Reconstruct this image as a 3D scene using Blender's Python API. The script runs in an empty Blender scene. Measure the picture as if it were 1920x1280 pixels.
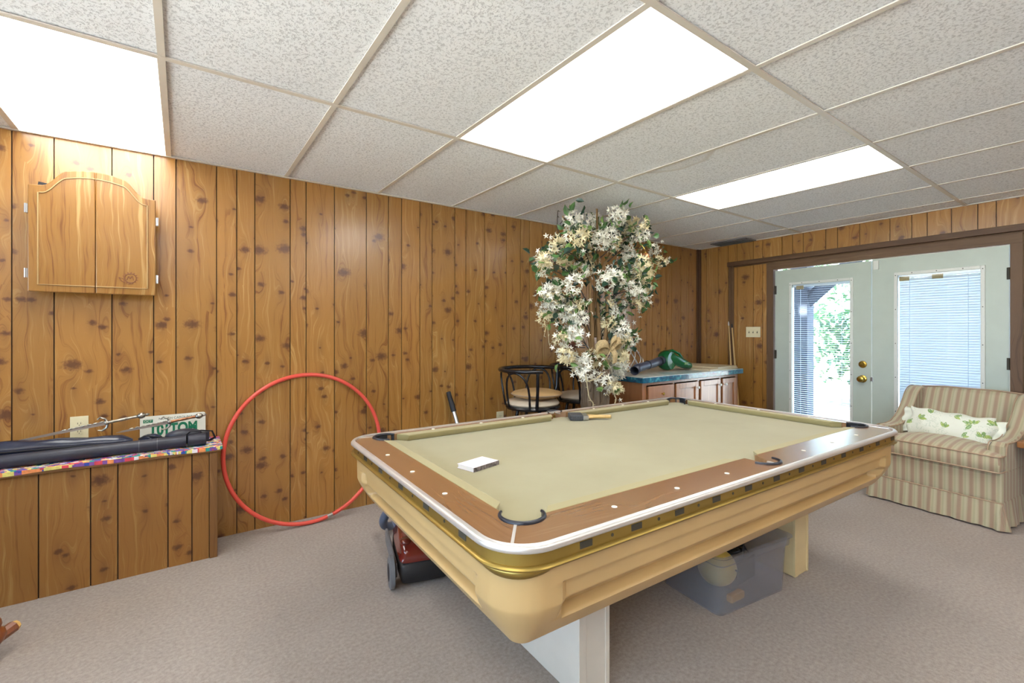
import bpy, math, random
from mathutils import Vector, Matrix
random.seed(7)
R = math.radians
sc = bpy.context.scene
# ------------------------------------------------------------------ camera, world, exposure
YAW = 0.6204
cam_d = bpy.data.cameras.new('camera'); cam = bpy.data.objects.new('camera', cam_d)
sc.collection.objects.link(cam); sc.camera = cam
cam.location = (0, 0, 1.25); cam.rotation_euler = (R(90), 0, -YAW)
cam_d.sensor_width = 36.0; cam_d.lens = 36.0 * 867.25 / 1920
cam_d.shift_y = -(640 - 619.75) / 1920; cam_d.clip_start = 0.02
w = bpy.data.worlds.new('world'); sc.world = w; w.use_nodes = True
bgn = w.node_tree.nodes['Background']
bgn.inputs[0].default_value = (0.58, 0.76, 1.0, 1); bgn.inputs[1].default_value = 4.6
sun_d = bpy.data.lights.new('sun', 'SUN'); sun_d.energy = 40.0; sun_d.angle = R(1.5); sun_d.color = (1, .95, .86)
sun = bpy.data.objects.new('sun', sun_d); sc.collection.objects.link(sun)
sun.rotation_euler = Vector((-.40, .12, 1)).to_track_quat('Z', 'Y').to_euler()
sc.view_settings.view_transform = 'Standard'; sc.view_settings.look = 'None'
sc.view_settings.gamma = 1.0; sc.view_settings.use_curve_mapping = False
sc.view_settings.exposure = 1.3
PANEL_E = 4.2        # ceiling light panel strength
# sky light enters through the glazed doors (portal guides sampling only)
# ------------------------------------------------------------------ materials
def lin(c):
    out = []
    for x in c:
        x /= 255.0
        out.append(x / 12.92 if x <= 0.04045 else ((x + 0.055) / 1.055) ** 2.4)
    return (*out, 1)
class NT:
    def __init__(s, name):
        s.m = bpy.data.materials.new(name); s.m.use_nodes = True
        s.n = s.m.node_tree.nodes; s.l = s.m.node_tree.links
        s.b = s.n['Principled BSDF']
    def node(s, t, **k):
        nd = s.n.new(t)
        for a, v in k.items():
            if isinstance(a, str) and hasattr(nd, a): setattr(nd, a, v)
        return nd
    def link(s, a, b): s.l.new(a, b)
    def val(s, sock, v):
        if hasattr(v, 'is_linked') or hasattr(v, 'links'): s.l.new(v, sock)
        else: sock.default_value = v
    def math(s, op, a, b=0.0, c=0.0):
        nd = s.n.new('ShaderNodeMath'); nd.operation = op
        s.val(nd.inputs[0], a); s.val(nd.inputs[1], b); s.val(nd.inputs[2], c)
        return nd.outputs[0]
    def mix(s, fac, a, b, mode='MIX'):
        nd = s.n.new('ShaderNodeMix'); nd.data_type = 'RGBA'; nd.blend_type = mode
        s.val(nd.inputs['Factor'], fac); s.val(nd.inputs[6], a); s.val(nd.inputs[7], b)
        return nd.outputs[2]
    def ramp(s, fac, stops):
        nd = s.n.new('ShaderNodeValToRGB'); e = nd.color_ramp.elements
        while len(e) < len(stops): e.new(0.5)
        for i, (p, c) in enumerate(stops): e[i].position = p; e[i].color = c
        s.val(nd.inputs[0], fac); return nd.outputs[0]
    def noise(s, vec, scale, detail=3, rough=0.5, dist=0.0):
        nd = s.n.new('ShaderNodeTexNoise'); nd.inputs['Scale'].default_value = scale
        nd.inputs['Detail'].default_value = detail; nd.inputs['Roughness'].default_value = rough
        nd.inputs['Distortion'].default_value = dist
        if vec is not None: s.link(vec, nd.inputs['Vector'])
        return nd.outputs[0]
    def uv(s): return s.n.new('ShaderNodeTexCoord').outputs['UV']
    def obj(s): return s.n.new('ShaderNodeTexCoord').outputs['Object']
    def mapping(s, vec, scale=(1, 1, 1), loc=(0, 0, 0)):
        nd = s.n.new('ShaderNodeMapping'); nd.inputs['Scale'].default_value = scale
        nd.inputs['Location'].default_value = loc; s.link(vec, nd.inputs[0]); return nd.outputs[0]
    def sep(s, vec):
        nd = s.n.new('ShaderNodeSeparateXYZ'); s.link(vec, nd.inputs[0]); return nd.outputs
    def comb(s, x, y, z=0.0):
        nd = s.n.new('ShaderNodeCombineXYZ')
        for i, v in enumerate((x, y, z)): s.val(nd.inputs[i], v)
        return nd.outputs[0]
    def bump(s, h, strength=0.3, dist=0.002):
        nd = s.n.new('ShaderNodeBump'); nd.inputs['Strength'].default_value = strength
        nd.inputs['Distance'].default_value = dist; s.link(h, nd.inputs['Height'])
        s.link(nd.outputs[0], s.b.inputs['Normal'])
    def set(s, **k):
        for a, v in k.items():
            s.val(s.b.inputs[a.replace('_', ' ')], v)
        return s.m
def plain(name, rgb, rough=0.5, metal=0.0, vary=0.06, vscale=8, bump=0.0, bscale=200, **k):
    t = NT(name); c = lin(rgb)
    o = t.obj(); n = t.noise(o, vscale, 4)
    lo = tuple(x * (1 - vary * 2) for x in c[:3]) + (1,); hi = tuple(min(1, x * (1 + vary * 2)) for x in c[:3]) + (1,)
    col = t.ramp(n, [(0.3, lo), (0.7, hi)])
    t.set(Base_Color=col, Roughness=rough, Metallic=metal, **k)
    if bump: t.bump(t.noise(o, bscale, 2), bump, 0.001)
    return t.m
def wood(name, dark, mid, light, knots=0.0, knotc=(96, 50, 28), freq=26.0, rough=0.4, coat=0.0, stretch=0.07, contrast=1.0, wob=0.035):
    """UV in metres, v along the grain"""
    t = NT(name); uv = t.uv(); x, y, _ = t.sep(uv)
    # slow wander of the grain
    wn = t.noise(t.comb(t.math('MULTIPLY', x, 3.0), t.math('MULTIPLY', y, 0.9)), 1.6, 3, 0.55)
    g = t.math('MULTIPLY_ADD', t.math('SUBTRACT', wn, 0.5), wob * 4, x)
    kmask = None
    if knots:
        for (sx, sy, off, rr) in ((7.0, 2.3, 0.0, 1.15), (9.5, 4.6, 7.3, .6)):
            vec = t.comb(t.math('MULTIPLY_ADD', x, sx, off), t.math('MULTIPLY_ADD', y, sy, off))
            vo = t.n.new('ShaderNodeTexVoronoi'); vo.voronoi_dimensions = '2D'; vo.inputs['Scale'].default_value = 1.0
            vo.inputs['Randomness'].default_value = 0.85
            t.link(vec, vo.inputs['Vector'])
            px, py, _ = t.sep(vo.outputs['Position']); vx, vy, _ = t.sep(vec)
            dx = t.math('DIVIDE', t.math('SUBTRACT', vx, px), sx); dy = t.math('DIVIDE', t.math('SUBTRACT', vy, py), sy)
            rc = t.sep(vo.outputs['Color'])
            on = t.math('GREATER_THAN', rc[0], 1 - knots)
            size = t.math('MULTIPLY_ADD', rc[1], 0.75 * rr, 0.45 * rr)
            # wrap of the grain round the knot
            ex = t.math('DIVIDE', dx, 0.030); ey = t.math('DIVIDE', dy, 0.085)
            r2 = t.math('ADD', t.math('MULTIPLY', ex, ex), t.math('MULTIPLY', ey, ey))
            bumpf = t.math('MULTIPLY', t.math('EXPONENT', t.math('MULTIPLY', r2, -1.0)), on)
            sgn = t.math('MULTIPLY_ADD', t.math('GREATER_THAN', rc[2], .5), 2.0, -1.0)
            g = t.math('MULTIPLY_ADD', t.math('MULTIPLY', t.math('MULTIPLY', bumpf, sgn), size), 0.075, g)
            # the knot itself, ragged
            jn = t.noise(t.comb(t.math('MULTIPLY', x, 60), t.math('MULTIPLY', y, 60)), 1.0, 3, .6)
            kx = t.math('DIVIDE', dx, t.math('MULTIPLY', size, 0.033)); ky = t.math('DIVIDE', dy, t.math('MULTIPLY', size, 0.024))
            kr = t.math('SQRT', t.math('ADD', t.math('MULTIPLY', kx, kx), t.math('MULTIPLY', ky, ky)))
            kr = t.math('MULTIPLY_ADD', t.math('SUBTRACT', jn, .5), 1.6, kr)
            km = t.n.new('ShaderNodeMapRange'); km.interpolation_type = 'SMOOTHSTEP'
            t.link(kr, km.inputs[0]); km.inputs[1].default_value = 1.5; km.inputs[2].default_value = 0.25
            k1 = t.math('MULTIPLY', km.outputs[0], on)
            halo = t.math('MULTIPLY', t.math('MULTIPLY', bumpf, bumpf), 0.35)
            k1 = t.math('MAXIMUM', k1, halo)
            kmask = k1 if kmask is None else t.math('MAXIMUM', kmask, k1)
    gv = t.comb(t.math('MULTIPLY', g, freq), t.math('MULTIPLY', y, stretch * freq * .22))
    n1 = t.noise(gv, 1.0, 2, 0.5)
    n2 = t.noise(t.comb(t.math('MULTIPLY', g, freq * 5), t.math('MULTIPLY', y, freq * .12)), 1.0, 2, 0.6)
    n3 = t.noise(t.comb(t.math('MULTIPLY', x, 1.3), t.math('MULTIPLY', y, .5)), 1.3, 2, 0.5)
    f = t.math('ADD', t.math('MULTIPLY', n1, 0.55), t.math('MULTIPLY', n2, 0.30)); f = t.math('MULTIPLY_ADD', n3, 0.15, f)
    d = 0.17 / contrast
    col = t.ramp(f, [(0.5 - d, lin(dark)), (0.5 - d * .25, lin(mid)), (0.5 + d * .3, lin(mid)), (0.5 + d, lin(light))])
    at = t.n.new('ShaderNodeAttribute'); at.attribute_name = 'tone'
    col = t.mix(1.0, col, at.outputs['Color'], 'MULTIPLY')
    if kmask is not None: col = t.mix(t.math('MULTIPLY', kmask, .88), col, lin(knotc))
    t.set(Base_Color=col, Roughness=rough, Coat_Weight=coat, Coat_Roughness=.26)
    t.bump(n2, 0.08, 0.0006)
    return t.m
M = {}
M['pine'] = wood('pine_paneling', (126, 78, 32), (162, 115, 54), (184, 144, 82), knots=.55, knotc=(84, 46, 30), freq=46, rough=.34, coat=.9, contrast=1.15)
M['ledge_pine'] = wood('ledge_paneling', (116, 72, 32), (146, 102, 50), (168, 132, 74), knots=.5, knotc=(80, 44, 28), freq=46, rough=.42, contrast=1.15)
M['groove'] = plain('groove_dark', (46, 30, 18), .8)
M['routed'] = plain('routed_pale', (176, 146, 98), .4)
M['trimwood'] = wood('dark_trim_wood', (62, 42, 27), (88, 62, 40), (118, 90, 60), freq=40, rough=.55)
M['casing'] = wood('weathered_casing', (78, 56, 38), (104, 78, 54), (132, 104, 74), freq=44, rough=.6)
M['ledgetrim'] = wood('ledge_edge_wood', (96, 62, 30), (122, 84, 44), (146, 106, 62), freq=30, rough=.5)
M['railwood'] = wood('rail_wood', (110, 72, 44), (134, 96, 62), (150, 116, 82), freq=60, rough=.26, coat=1.0, stretch=.05)
M['cabwood'] = wood('cabinet_wood', (128, 78, 46), (160, 106, 66), (186, 136, 92), freq=36, rough=.28, coat=1.0)
M['dartwood'] = wood('dart_cabinet_wood', (110, 66, 22), (144, 102, 46), (174, 140, 86), knots=0, freq=34, rough=.3, contrast=1.5, wob=.03)
M['chairwood'] = wood('rocker_wood', (92, 46, 20), (128, 70, 34), (158, 96, 54), freq=40, rough=.3, coat=.3)
M['boardwood'] = wood('board_wood', (164, 148, 116), (190, 176, 144), (212, 200, 172), freq=20, rough=.5)
M['cue'] = wood('cue_wood', (176, 140, 84), (206, 172, 112), (224, 196, 142), freq=60, rough=.35)
M['bark'] = wood('bark', (64, 50, 38), (112, 94, 74), (158, 142, 120), freq=50, rough=.9, contrast=1.4)
M['branch'] = wood('branch_bark', (84, 62, 38), (128, 100, 64), (158, 130, 90), freq=60, rough=.85)
M['white_door'] = plain('door_paint', (184, 194, 182), .38, vary=.015)
M['white_metal'] = plain('white_metal', (214, 216, 208), .35, vary=.01)
M['slat'] = plain('blind_slat', (226, 232, 240), .45, vary=.01)
M['brass'] = plain('brass', (196, 164, 78), .22, 1.0, vary=.05)
M['goldband'] = plain('gold_band', (164, 138, 70), .36, .8, vary=.05)
M['chrome'] = plain('brushed_aluminium', (222, 219, 214), .38, .75, vary=.03)
M['steel'] = plain('steel', (190, 190, 190), .28, 1.0, vary=.03)
M['silver'] = plain('ornate_silver', (176, 172, 162), .32, 1.0, vary=.2, vscale=60)
M['copper'] = plain('copper_grip', (150, 104, 74), .4, .8, vary=.2, vscale=60)
M['black'] = plain('black_gloss', (20, 21, 26), .22, vary=.05)
M['blackmatte'] = plain('black_matte', (30, 31, 36), .6, vary=.1)
M['rubber'] = plain('pocket_rubber', (30, 34, 44), .35, vary=.1)
M['leather'] = plain('case_leather', (44, 46, 58), .42, vary=.12, vscale=20, bump=.15, bscale=500)
M['softleather'] = plain('soft_vinyl', (36, 42, 62), .2, vary=.1)
M['beige_plastic'] = plain('table_shell', (190, 158, 106), .36, vary=.035, vscale=3)
M['leg_paint'] = plain('leg_paint', (206, 198, 184), .42, vary=.02)
M['leg_paint2'] = plain('leg_paint_yellowed', (212, 190, 142), .42, vary=.03)
M['cream'] = plain('cream_plate', (226, 216, 178), .4, vary=.01)
M['dark_slot'] = plain('dark_slot', (60, 56, 44), .6)
M['hoop'] = plain('hoop_plastic', (222, 84, 70), .32, vary=.04)
M['vac_red'] = plain('vacuum_red', (104, 32, 24), .16, vary=.1, Coat_Weight=.5)
M['vac_black'] = plain('vacuum_black', (40, 39, 40), .5, vary=.1)
M['vac_grey'] = plain('vacuum_grey', (104, 106, 110), .4, vary=.05)
M['hose'] = plain('hose_grey', (94, 104, 124), .35, vary=.05)
M['green'] = plain('blower_green', (14, 84, 44), .25, vary=.08)
M['tube_black'] = plain('blower_tube', (62, 66, 82), .35, vary=.08)
M['cushion'] = plain('tan_cushion', (202, 166, 114), .85, vary=.05, bump=.2, bscale=600)
M['seatvinyl'] = plain('seat_vinyl', (204, 190, 168), .5, vary=.03)
M['burlap'] = plain('burlap', (176, 154, 112), .9, vary=.12, vscale=120, bump=.4, bscale=800)
M['petal'] = plain('white_petal', (232, 230, 216), .6, vary=.04, Subsurface_Weight=0.0)
M['petal2'] = plain('cream_petal', (224, 212, 172), .6, vary=.06)
M['leaf'] = plain('leaf_green', (62, 96, 50), .4, vary=.25, vscale=14)
M['leaf2'] = plain('leaf_light', (108, 140, 74), .4, vary=.2, vscale=14)
M['leafd'] = plain('leaf_dark', (34, 62, 48), .35, vary=.25, vscale=14)
M['vine'] = plain('pale_vine', (196, 180, 140), .7, vary=.1)
M['darkvine'] = plain('dark_vine', (52, 48, 48), .7, vary=.1)
M['ornament'] = plain('ornament_copper', (204, 136, 88), .22, .5, vary=.06)
M['conebrown'] = plain('cone_brown', (98, 54, 34), .7, vary=.2, vscale=60)
M['paper'] = plain('paper', (232, 228, 226), .7, vary=.02)
M['bookcover'] = plain('book_cover', (226, 218, 224), .45, vary=.05, vscale=40)
M['spine'] = plain('spine_grey', (112, 104, 104), .5, vary=.4, vscale=90)
M['platewhite'] = plain('plate_white', (222, 222, 208), .35, vary=.02)
M['plategreen'] = plain('plate_green', (22, 122, 88), .4)
M['yellow'] = plain('yellow_plastic', (222, 160, 40), .4, vary=.03)
M['helmet'] = plain('helmet_cream', (230, 204, 104), .4, vary=.08)
M['bristle'] = plain('bristle', (66, 66, 68), .8, vary=.3, vscale=300)
M['metal_tee'] = plain('tee_paint', (212, 206, 196), .4, vary=.01)
M['concrete'] = plain('bounce_concrete', (206, 202, 194), .9, vary=.05, vscale=3)  # pale concrete of the unseen ground added to bounce light
M['patio'] = plain('patio_paving', (132, 130, 124), .9, vary=.05, vscale=3)
M['deckwood'] = wood('deck_wood', (52, 58, 72), (74, 82, 98), (100, 108, 122), freq=30, rough=.8)
M['treeleaf'] = plain('garden_leaf', (84, 120, 84), .6, vary=.35, vscale=2)
M['treetrunk'] = plain('garden_trunk', (110, 96, 84), .9, vary=.2)
M['grass'] = plain('lawn', (150, 168, 120), .9, vary=.15, vscale=2)
M['end_oak'] = wood('end_table_oak', (120, 72, 34), (150, 98, 52), (176, 124, 72), freq=40, rough=.35)
M['dark_end'] = plain('dark_end', (40, 30, 24), .6)
M['cutend'] = plain('cut_wood_end', (206, 164, 96), .7, vary=.1, vscale=60)
# glass
t = NT('door_glass'); tr = t.n.new('ShaderNodeBsdfTransparent'); tr.inputs[0].default_value = (.93, .96, .97, 1)
gl = t.n.new('ShaderNodeBsdfGlossy'); gl.inputs['Roughness'].default_value = .03
fr = t.n.new('ShaderNodeFresnel'); fr.inputs[0].default_value = 1.45
mx = t.n.new('ShaderNodeMixShader'); t.link(fr.outputs[0], mx.inputs[0]); t.link(tr.outputs[0], mx.inputs[1]); t.link(gl.outputs[0], mx.inputs[2])
t.link(mx.outputs[0], t.n['Material Output'].inputs[0]); M['glass'] = t.m
# milky tub plastic
t = NT('tub_plastic'); tr = t.n.new('ShaderNodeBsdfTransparent'); tr.inputs[0].default_value = (.84, .84, .87, 1)
mx = t.n.new('ShaderNodeMixShader'); mx.inputs[0].default_value = .22
t.set(Base_Color=lin((190, 188, 188)), Roughness=.3)
t.link(tr.outputs[0], mx.inputs[1]); t.link(t.b.outputs[0], mx.inputs[2])
t.link(mx.outputs[0], t.n['Material Output'].inputs[0]); M['tub'] = t.m
# clear jar
t = NT('jar_glass'); t.set(Base_Color=(.95, .95, 1, 1), Roughness=.05, Transmission_Weight=1.0, IOR=1.2)
M['jar'] = t.m
# cloth
t = NT('table_cloth_felt'); o = t.obj()
n = t.noise(o, 2.2, 4, .6); n2 = t.noise(o, 380, 2)
c = t.ramp(n, [(.25, lin((142, 134, 98))), (.55, lin((150, 143, 108))), (.8, lin((156, 150, 118)))])
t.set(Base_Color=t.mix(t.math('MULTIPLY', n2, .25), c, lin((134, 124, 86))), Roughness=.85, Sheen_Weight=.25)
t.bump(n2, .15, .0006); M['felt'] = t.m
t = NT('cushion_felt'); o = t.obj(); n2 = t.noise(o, 380, 2)
t.set(Base_Color=t.mix(t.math('MULTIPLY', n2, .25), lin((154, 143, 98)), lin((138, 126, 82))), Roughness=.8, Sheen_Weight=.2)
t.bump(n2, .15, .0006); M['cushfelt'] = t.m
# carpet
t = NT('carpet'); o = t.obj()
n = t.noise(o, 1.1, 4, .6); n2 = t.noise(o, 420, 3, .7); n3 = t.noise(o, 70, 2, .6)
c = t.ramp(n, [(.3, lin((166, 154, 144))), (.7, lin((180, 168, 158)))])
f = t.math('ADD', t.math('MULTIPLY', n2, .6), t.math('MULTIPLY', n3, .4))
c = t.mix(t.ramp(f, [(.36, (0, 0, 0, 1)), (.64, (1, 1, 1, 1))]), t.mix(1.0, c, lin((196, 190, 186)), 'MULTIPLY'), c)
t.set(Base_Color=c, Roughness=.97, Sheen_Weight=.2); t.bump(f, .7, .004); M['carpet'] = t.m
# ceiling tile
t = NT('ceiling_tile'); o = t.obj()
n = t.noise(o, 95, 3, .55, .6); n2 = t.noise(o, 260, 2, .6)
vo = t.n.new('ShaderNodeTexVoronoi'); vo.inputs['Scale'].default_value = 110; vo.feature = 'F1'
t.link(t.mapping(o, (1, 1, .2)), vo.inputs['Vector'])
h = t.math('ADD', t.math('MULTIPLY', n, .7), t.math('MULTIPLY', n2, .3))
pit = t.ramp(h, [(.40, (0, 0, 0, 1)), (.50, (1, 1, 1, 1))])
stain = t.ramp(t.noise(o, .9, 3), [(.3, lin((236, 240, 246))), (.7, lin((242, 246, 250)))])
sx_, sy_, _ = t.sep(o)                       # old water ring on the tiles between the lights
d_ = t.math('SQRT', t.math('ADD', t.math('POWER', t.math('ABSOLUTE', t.math('SUBTRACT', sx_, 2.26)), 2.0), t.math('POWER', t.math('ABSOLUTE', t.math('SUBTRACT', sy_, 1.66)), 2.0)))
d_ = t.math('MULTIPLY_ADD', t.noise(o, 9, 2), .06, d_)
rg_ = t.ramp(t.math('DIVIDE', d_, .5), [(.0, (.04,) * 3 + (1,)), (.52, (.12,) * 3 + (1,)), (.575, (.42,) * 3 + (1,)), (.61, (0, 0, 0, 1))])
rg_ = t.math('MULTIPLY', rg_, t.math('GREATER_THAN', sx_, 2.379))
stain = t.mix(rg_, stain, lin((176, 160, 138)))
t.set(Base_Color=t.mix(pit, lin((206, 210, 216)), stain), Roughness=.9)  # pits darker in the tile colour, partly painted pit shading
t.bump(pit, .4, .002); M['tile'] = t.m
# worktop: grey-white top, teal marbled edge
t = NT('worktop_top'); o = t.obj()
n = t.noise(o, 9, 4, .6); t.set(Base_Color=t.ramp(n, [(.35, lin((150, 168, 168))), (.65, lin((190, 196, 188)))]), Roughness=.22); M['wtop'] = t.m
t = NT('worktop_edge'); o = t.obj()
n = t.noise(o, 16, 5, .65, 1.2); t.set(Base_Color=t.ramp(n, [(.38, lin((6, 58, 96))), (.55, lin((18, 104, 128))), (.7, lin((74, 160, 168)))]), Roughness=.16, Coat_Weight=.6); M['wedge'] = t.m
# striped upholstery (UV.x in metres)
t = NT('stripe_upholstery'); x, y, _ = t.sep(t.uv())
ph = t.math('FRACT', t.math('MULTIPLY', x, 1 / .052)); th = t.math('FRACT', t.math('MULTIPLY', x, 1 / .0065))
c = t.ramp(ph, [(0, lin((160, 134, 112))), (.16, lin((166, 142, 118))), (.24, lin((184, 172, 140))), (.42, lin((170, 164, 132))), (.58, lin((188, 180, 150))), (.76, lin((180, 168, 138))), (.86, lin((162, 136, 114)))])
c = t.mix(t.math('MULTIPLY', t.math('GREATER_THAN', th, .6), .22), c, lin((160, 146, 118)))
n = t.noise(t.obj(), 500, 2); t.set(Base_Color=t.mix(t.math('MULTIPLY', n, .12), c, lin((150, 134, 108))), Roughness=.85, Sheen_Weight=.2)
t.bump(n, .2, .001); M['stripe'] = t.m
M['piping'] = plain('piping', (172, 146, 120), .8)
M['pillow_white'] = plain('pillow_cotton', (226, 228, 212), .8, vary=.02)
M['pillow_green'] = plain('leaf_print_green', (160, 182, 96), .8, vary=.1, vscale=30)
M['pillow_green2'] = plain('leaf_print_dark', (134, 166, 104), .8, vary=.1, vscale=30)
M['pillow_grey'] = plain('leaf_print_outline', (200, 208, 188), .8, vary=.02)
M['f0'] = plain('print_red', (206, 70, 84), .85, vary=.1, vscale=60)
M['f1'] = plain('print_orange', (226, 140, 84), .85, vary=.1, vscale=60)
M['f2'] = plain('print_yellow', (220, 208, 118), .85, vary=.1, vscale=60)
M['f3'] = plain('print_teal', (42, 140, 130), .85, vary=.1, vscale=60)
M['f4'] = plain('print_blue', (52, 74, 160), .85, vary=.1, vscale=60)
M['f5'] = plain('print_purple', (120, 78, 148), .85, vary=.1, vscale=60)
M['f6'] = plain('print_white', (222, 214, 220), .85, vary=.05, vscale=60)
# light diffuser: brighter under the tubes
def diffuser(axis_w):
    t = NT('light_diffuser'); x, y, _ = t.sep(t.obj())
    em = t.n.new('ShaderNodeEmission'); em.inputs[0].default_value = (1, .985, .95, 1)
    a = t.math('DIVIDE', t.math('SUBTRACT', t.math('ABSOLUTE', x), .12), .16)
    g = t.math('EXPONENT', t.math('MULTIPLY', t.math('MULTIPLY', a, a), -1.0))
    n = t.noise(t.obj(), 260, 1)
    s = t.math('MULTIPLY_ADD', g, .55, .55); s = t.math('MULTIPLY', s, t.math('MULTIPLY_ADD', n, .16, .92))
    t.link(t.math('MULTIPLY', s, PANEL_E), em.inputs[1])
    t.link(em.outputs[0], t.n['Material Output'].inputs[0]); return t.m
M['diff'] = diffuser(0)
# ------------------------------------------------------------------ mesh helpers
class MB:
    def __init__(s): s.v = []; s.f = []; s.m = []; s.uvo = {}; s.tone = {}; s.sm = []
    def add(s, vs, fs, mi=0, uvo=None, tone=None):
        b = len(s.v); s.v += [tuple(p) for p in vs]
        for f in fs:
            if uvo: s.uvo[len(s.f)] = uvo
            if tone: s.tone[len(s.f)] = tone
            s.f.append(tuple(b + i for i in f)); s.m.append(mi)
        return s
    def box(s, x0, x1, y0, y1, z0, z1, mi=0, **k):
        vs = [(x0, y0, z0), (x1, y0, z0), (x1, y1, z0), (x0, y1, z0), (x0, y0, z1), (x1, y0, z1), (x1, y1, z1), (x0, y1, z1)]
        return s.add(vs, [(0, 3, 2, 1), (4, 5, 6, 7), (0, 1, 5, 4), (1, 2, 6, 5), (2, 3, 7, 6), (3, 0, 4, 7)], mi, **k)
    def tube(s, path, r, n=10, closed=False, mi=0, caps=True, flat=1.0):
        P = [Vector(p) for p in path]; N = len(P)
        rs = r if isinstance(r, (list, tuple)) else [r] * N
        rings = []; up = None
        for i, p in enumerate(P):
            if closed: d = P[(i + 1) % N] - P[i - 1]
            else: d = P[min(i + 1, N - 1)] - P[max(i - 1, 0)]
            d.normalize()
            if up is None:
                up = Vector((0, 0, 1)) if abs(d.z) < .9 else Vector((1, 0, 0))
            a = (up - d * up.dot(d))
            if a.length < 1e-5: a = d.orthogonal()
            a.normalize(); b = d.cross(a); up = a
            rings.append([p + (a * math.cos(q) * flat + b * math.sin(q)) * rs[i] for q in [2 * math.pi * j / n for j in range(n)]])
        return s.loft(rings, closed_path=closed, caps=caps and not closed, mi=mi)
    def loft(s, rings, closed_path=False, caps=True, mi=0, closed_ring=True, **k):
        n = len(rings[0]); vs = [p for rg in rings for p in rg]; fs = []
        R_ = len(rings)
        for i in range(R_ if closed_path else R_ - 1):
            i2 = (i + 1) % R_
            for j in range(n if closed_ring else n - 1):
                j2 = (j + 1) % n
                fs.append((i * n + j, i * n + j2, i2 * n + j2, i2 * n + j))
        if caps:
            fs.append(tuple(range(n))[::-1]); fs.append(tuple((R_ - 1) * n + j for j in range(n)))
        return s.add(vs, fs, mi, **k)
    def lathe(s, prof, c=(0, 0, 0), n=24, mi=0, axis='z', caps=True):
        rings = []
        for r, h in prof:
            rg = []
            for j in range(n):
                q = 2 * math.pi * j / n; a, b = r * math.cos(q), r * math.sin(q)
                if axis == 'z': p = (a, b, h)
                elif axis == 'x': p = (h, a, b)
                else: p = (b, h, a)
                rg.append((p[0] + c[0], p[1] + c[1], p[2] + c[2]))
            rings.append(rg)
        return s.loft(rings, caps=caps, mi=mi)
    def ell(s, c, rx, ry, rz, n=16, m=10, mi=0):
        rings = []
        for i in range(1, m):
            a = -math.pi / 2 + math.pi * i / m
            rings.append([(c[0] + rx * math.cos(a) * math.cos(2 * math.pi * j / n), c[1] + ry * math.cos(a) * math.sin(2 * math.pi * j / n), c[2] + rz * math.sin(a)) for j in range(n)])
        return s.loft(rings, mi=mi)
    def prism(s, poly, a0, a1, axis='y', mi=0, **k):
        """poly in the two other axes; extruded between a0 and a1"""
        def P(p, a):
            return {'y': (p[0], a, p[1]), 'x': (a, p[0], p[1]), 'z': (p[0], p[1], a)}[axis]
        n = len(poly); vs = [P(p, a0) for p in poly] + [P(p, a1) for p in poly]
        fs = [(i, (i + 1) % n, n + (i + 1) % n, n + i) for i in range(n)] + [tuple(range(n))[::-1], tuple(range(n, 2 * n))]
        return s.add(vs, fs, mi, **k)
    def xf(s, mat, start=0):
        for i in range(start, len(s.v)): s.v[i] = tuple(mat @ Vector(s.v[i]))
        return s
    def build(s, name, mats, parent=None, loc=(0, 0, 0), rot=(0, 0, 0), smooth=None, bevel=0.0, grain='z', subd=0, recalc=True):
        import bmesh
        me = bpy.data.meshes.new(name); me.from_pydata(s.v, [], s.f)
        mats = mats if isinstance(mats, (list, tuple)) else [mats]
        for m_ in mats: me.materials.append(M[m_] if isinstance(m_, str) else m_)
        for p, mi in zip(me.polygons, s.m): p.material_index = mi
        me.uv_layers.new(name='UVMap'); me.color_attributes.new('tone', 'FLOAT_COLOR', 'CORNER')
        uvl = me.uv_layers['UVMap']; ca = me.color_attributes['tone']
        gi = {'x': 0, 'y': 1, 'z': 2}[grain]
        for p in me.polygons:
            nrm = p.normal; ax = max(range(3), key=lambda i: abs(nrm[i]))
            oth = [i for i in range(3) if i != ax]
            if gi in oth: ui = [i for i in oth if i != gi][0]; vi = gi
            else: ui, vi = oth
            o = s.uvo.get(p.index, (0, 0)); tn = s.tone.get(p.index, (1, 1, 1, 1))
            for li in p.loop_indices:
                co = me.vertices[me.loops[li].vertex_index].co
                uvl.data[li].uv = (co[ui] + o[0], co[vi] + o[1]); ca.data[li].color = tn
        if recalc:
            bm = bmesh.new(); bm.from_mesh(me); bmesh.ops.recalc_face_normals(bm, faces=bm.faces); bm.to_mesh(me); bm.free()
        ob = bpy.data.objects.new(name, me); sc.collection.objects.link(ob)
        ob.location = loc; ob.rotation_euler = rot
        if parent: ob.parent = parent
        if smooth is not None:
            me.shade_smooth(); me.set_sharp_from_angle(angle=R(smooth))
        if bevel:
            b = ob.modifiers.new('bevel', 'BEVEL'); b.width = bevel; b.segments = 2; b.limit_method = 'ANGLE'
            b.angle_limit = R(40)
        if subd:
            sd = ob.modifiers.new('subsurf', 'SUBSURF'); sd.levels = subd; sd.render_levels = subd
        return ob
def tag(o, label=None, cat=None, group=None, kind=None):
    if label: o['label'] = label
    if cat: o['category'] = cat
    if group: o['group'] = group
    if kind: o['kind'] = kind
    return o
def thing(name, label, cat, loc=(0, 0, 0), rotz=0.0, group=None):
    o = bpy.data.objects.new(name, None); sc.collection.objects.link(o); o.empty_display_size = .1
    o.location = loc; o.rotation_euler = (0, 0, rotz); return tag(o, label, cat, group)
def struct(o): o['kind'] = 'structure'; return o
def arc(c, r, a0, a1, n, z=None):
    return [(c[0] + r * math.cos(R(a0 + (a1 - a0) * i / n)), c[1] + r * math.sin(R(a0 + (a1 - a0) * i / n))) + (() if z is None else (z,)) for i in range(n + 1)]
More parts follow.
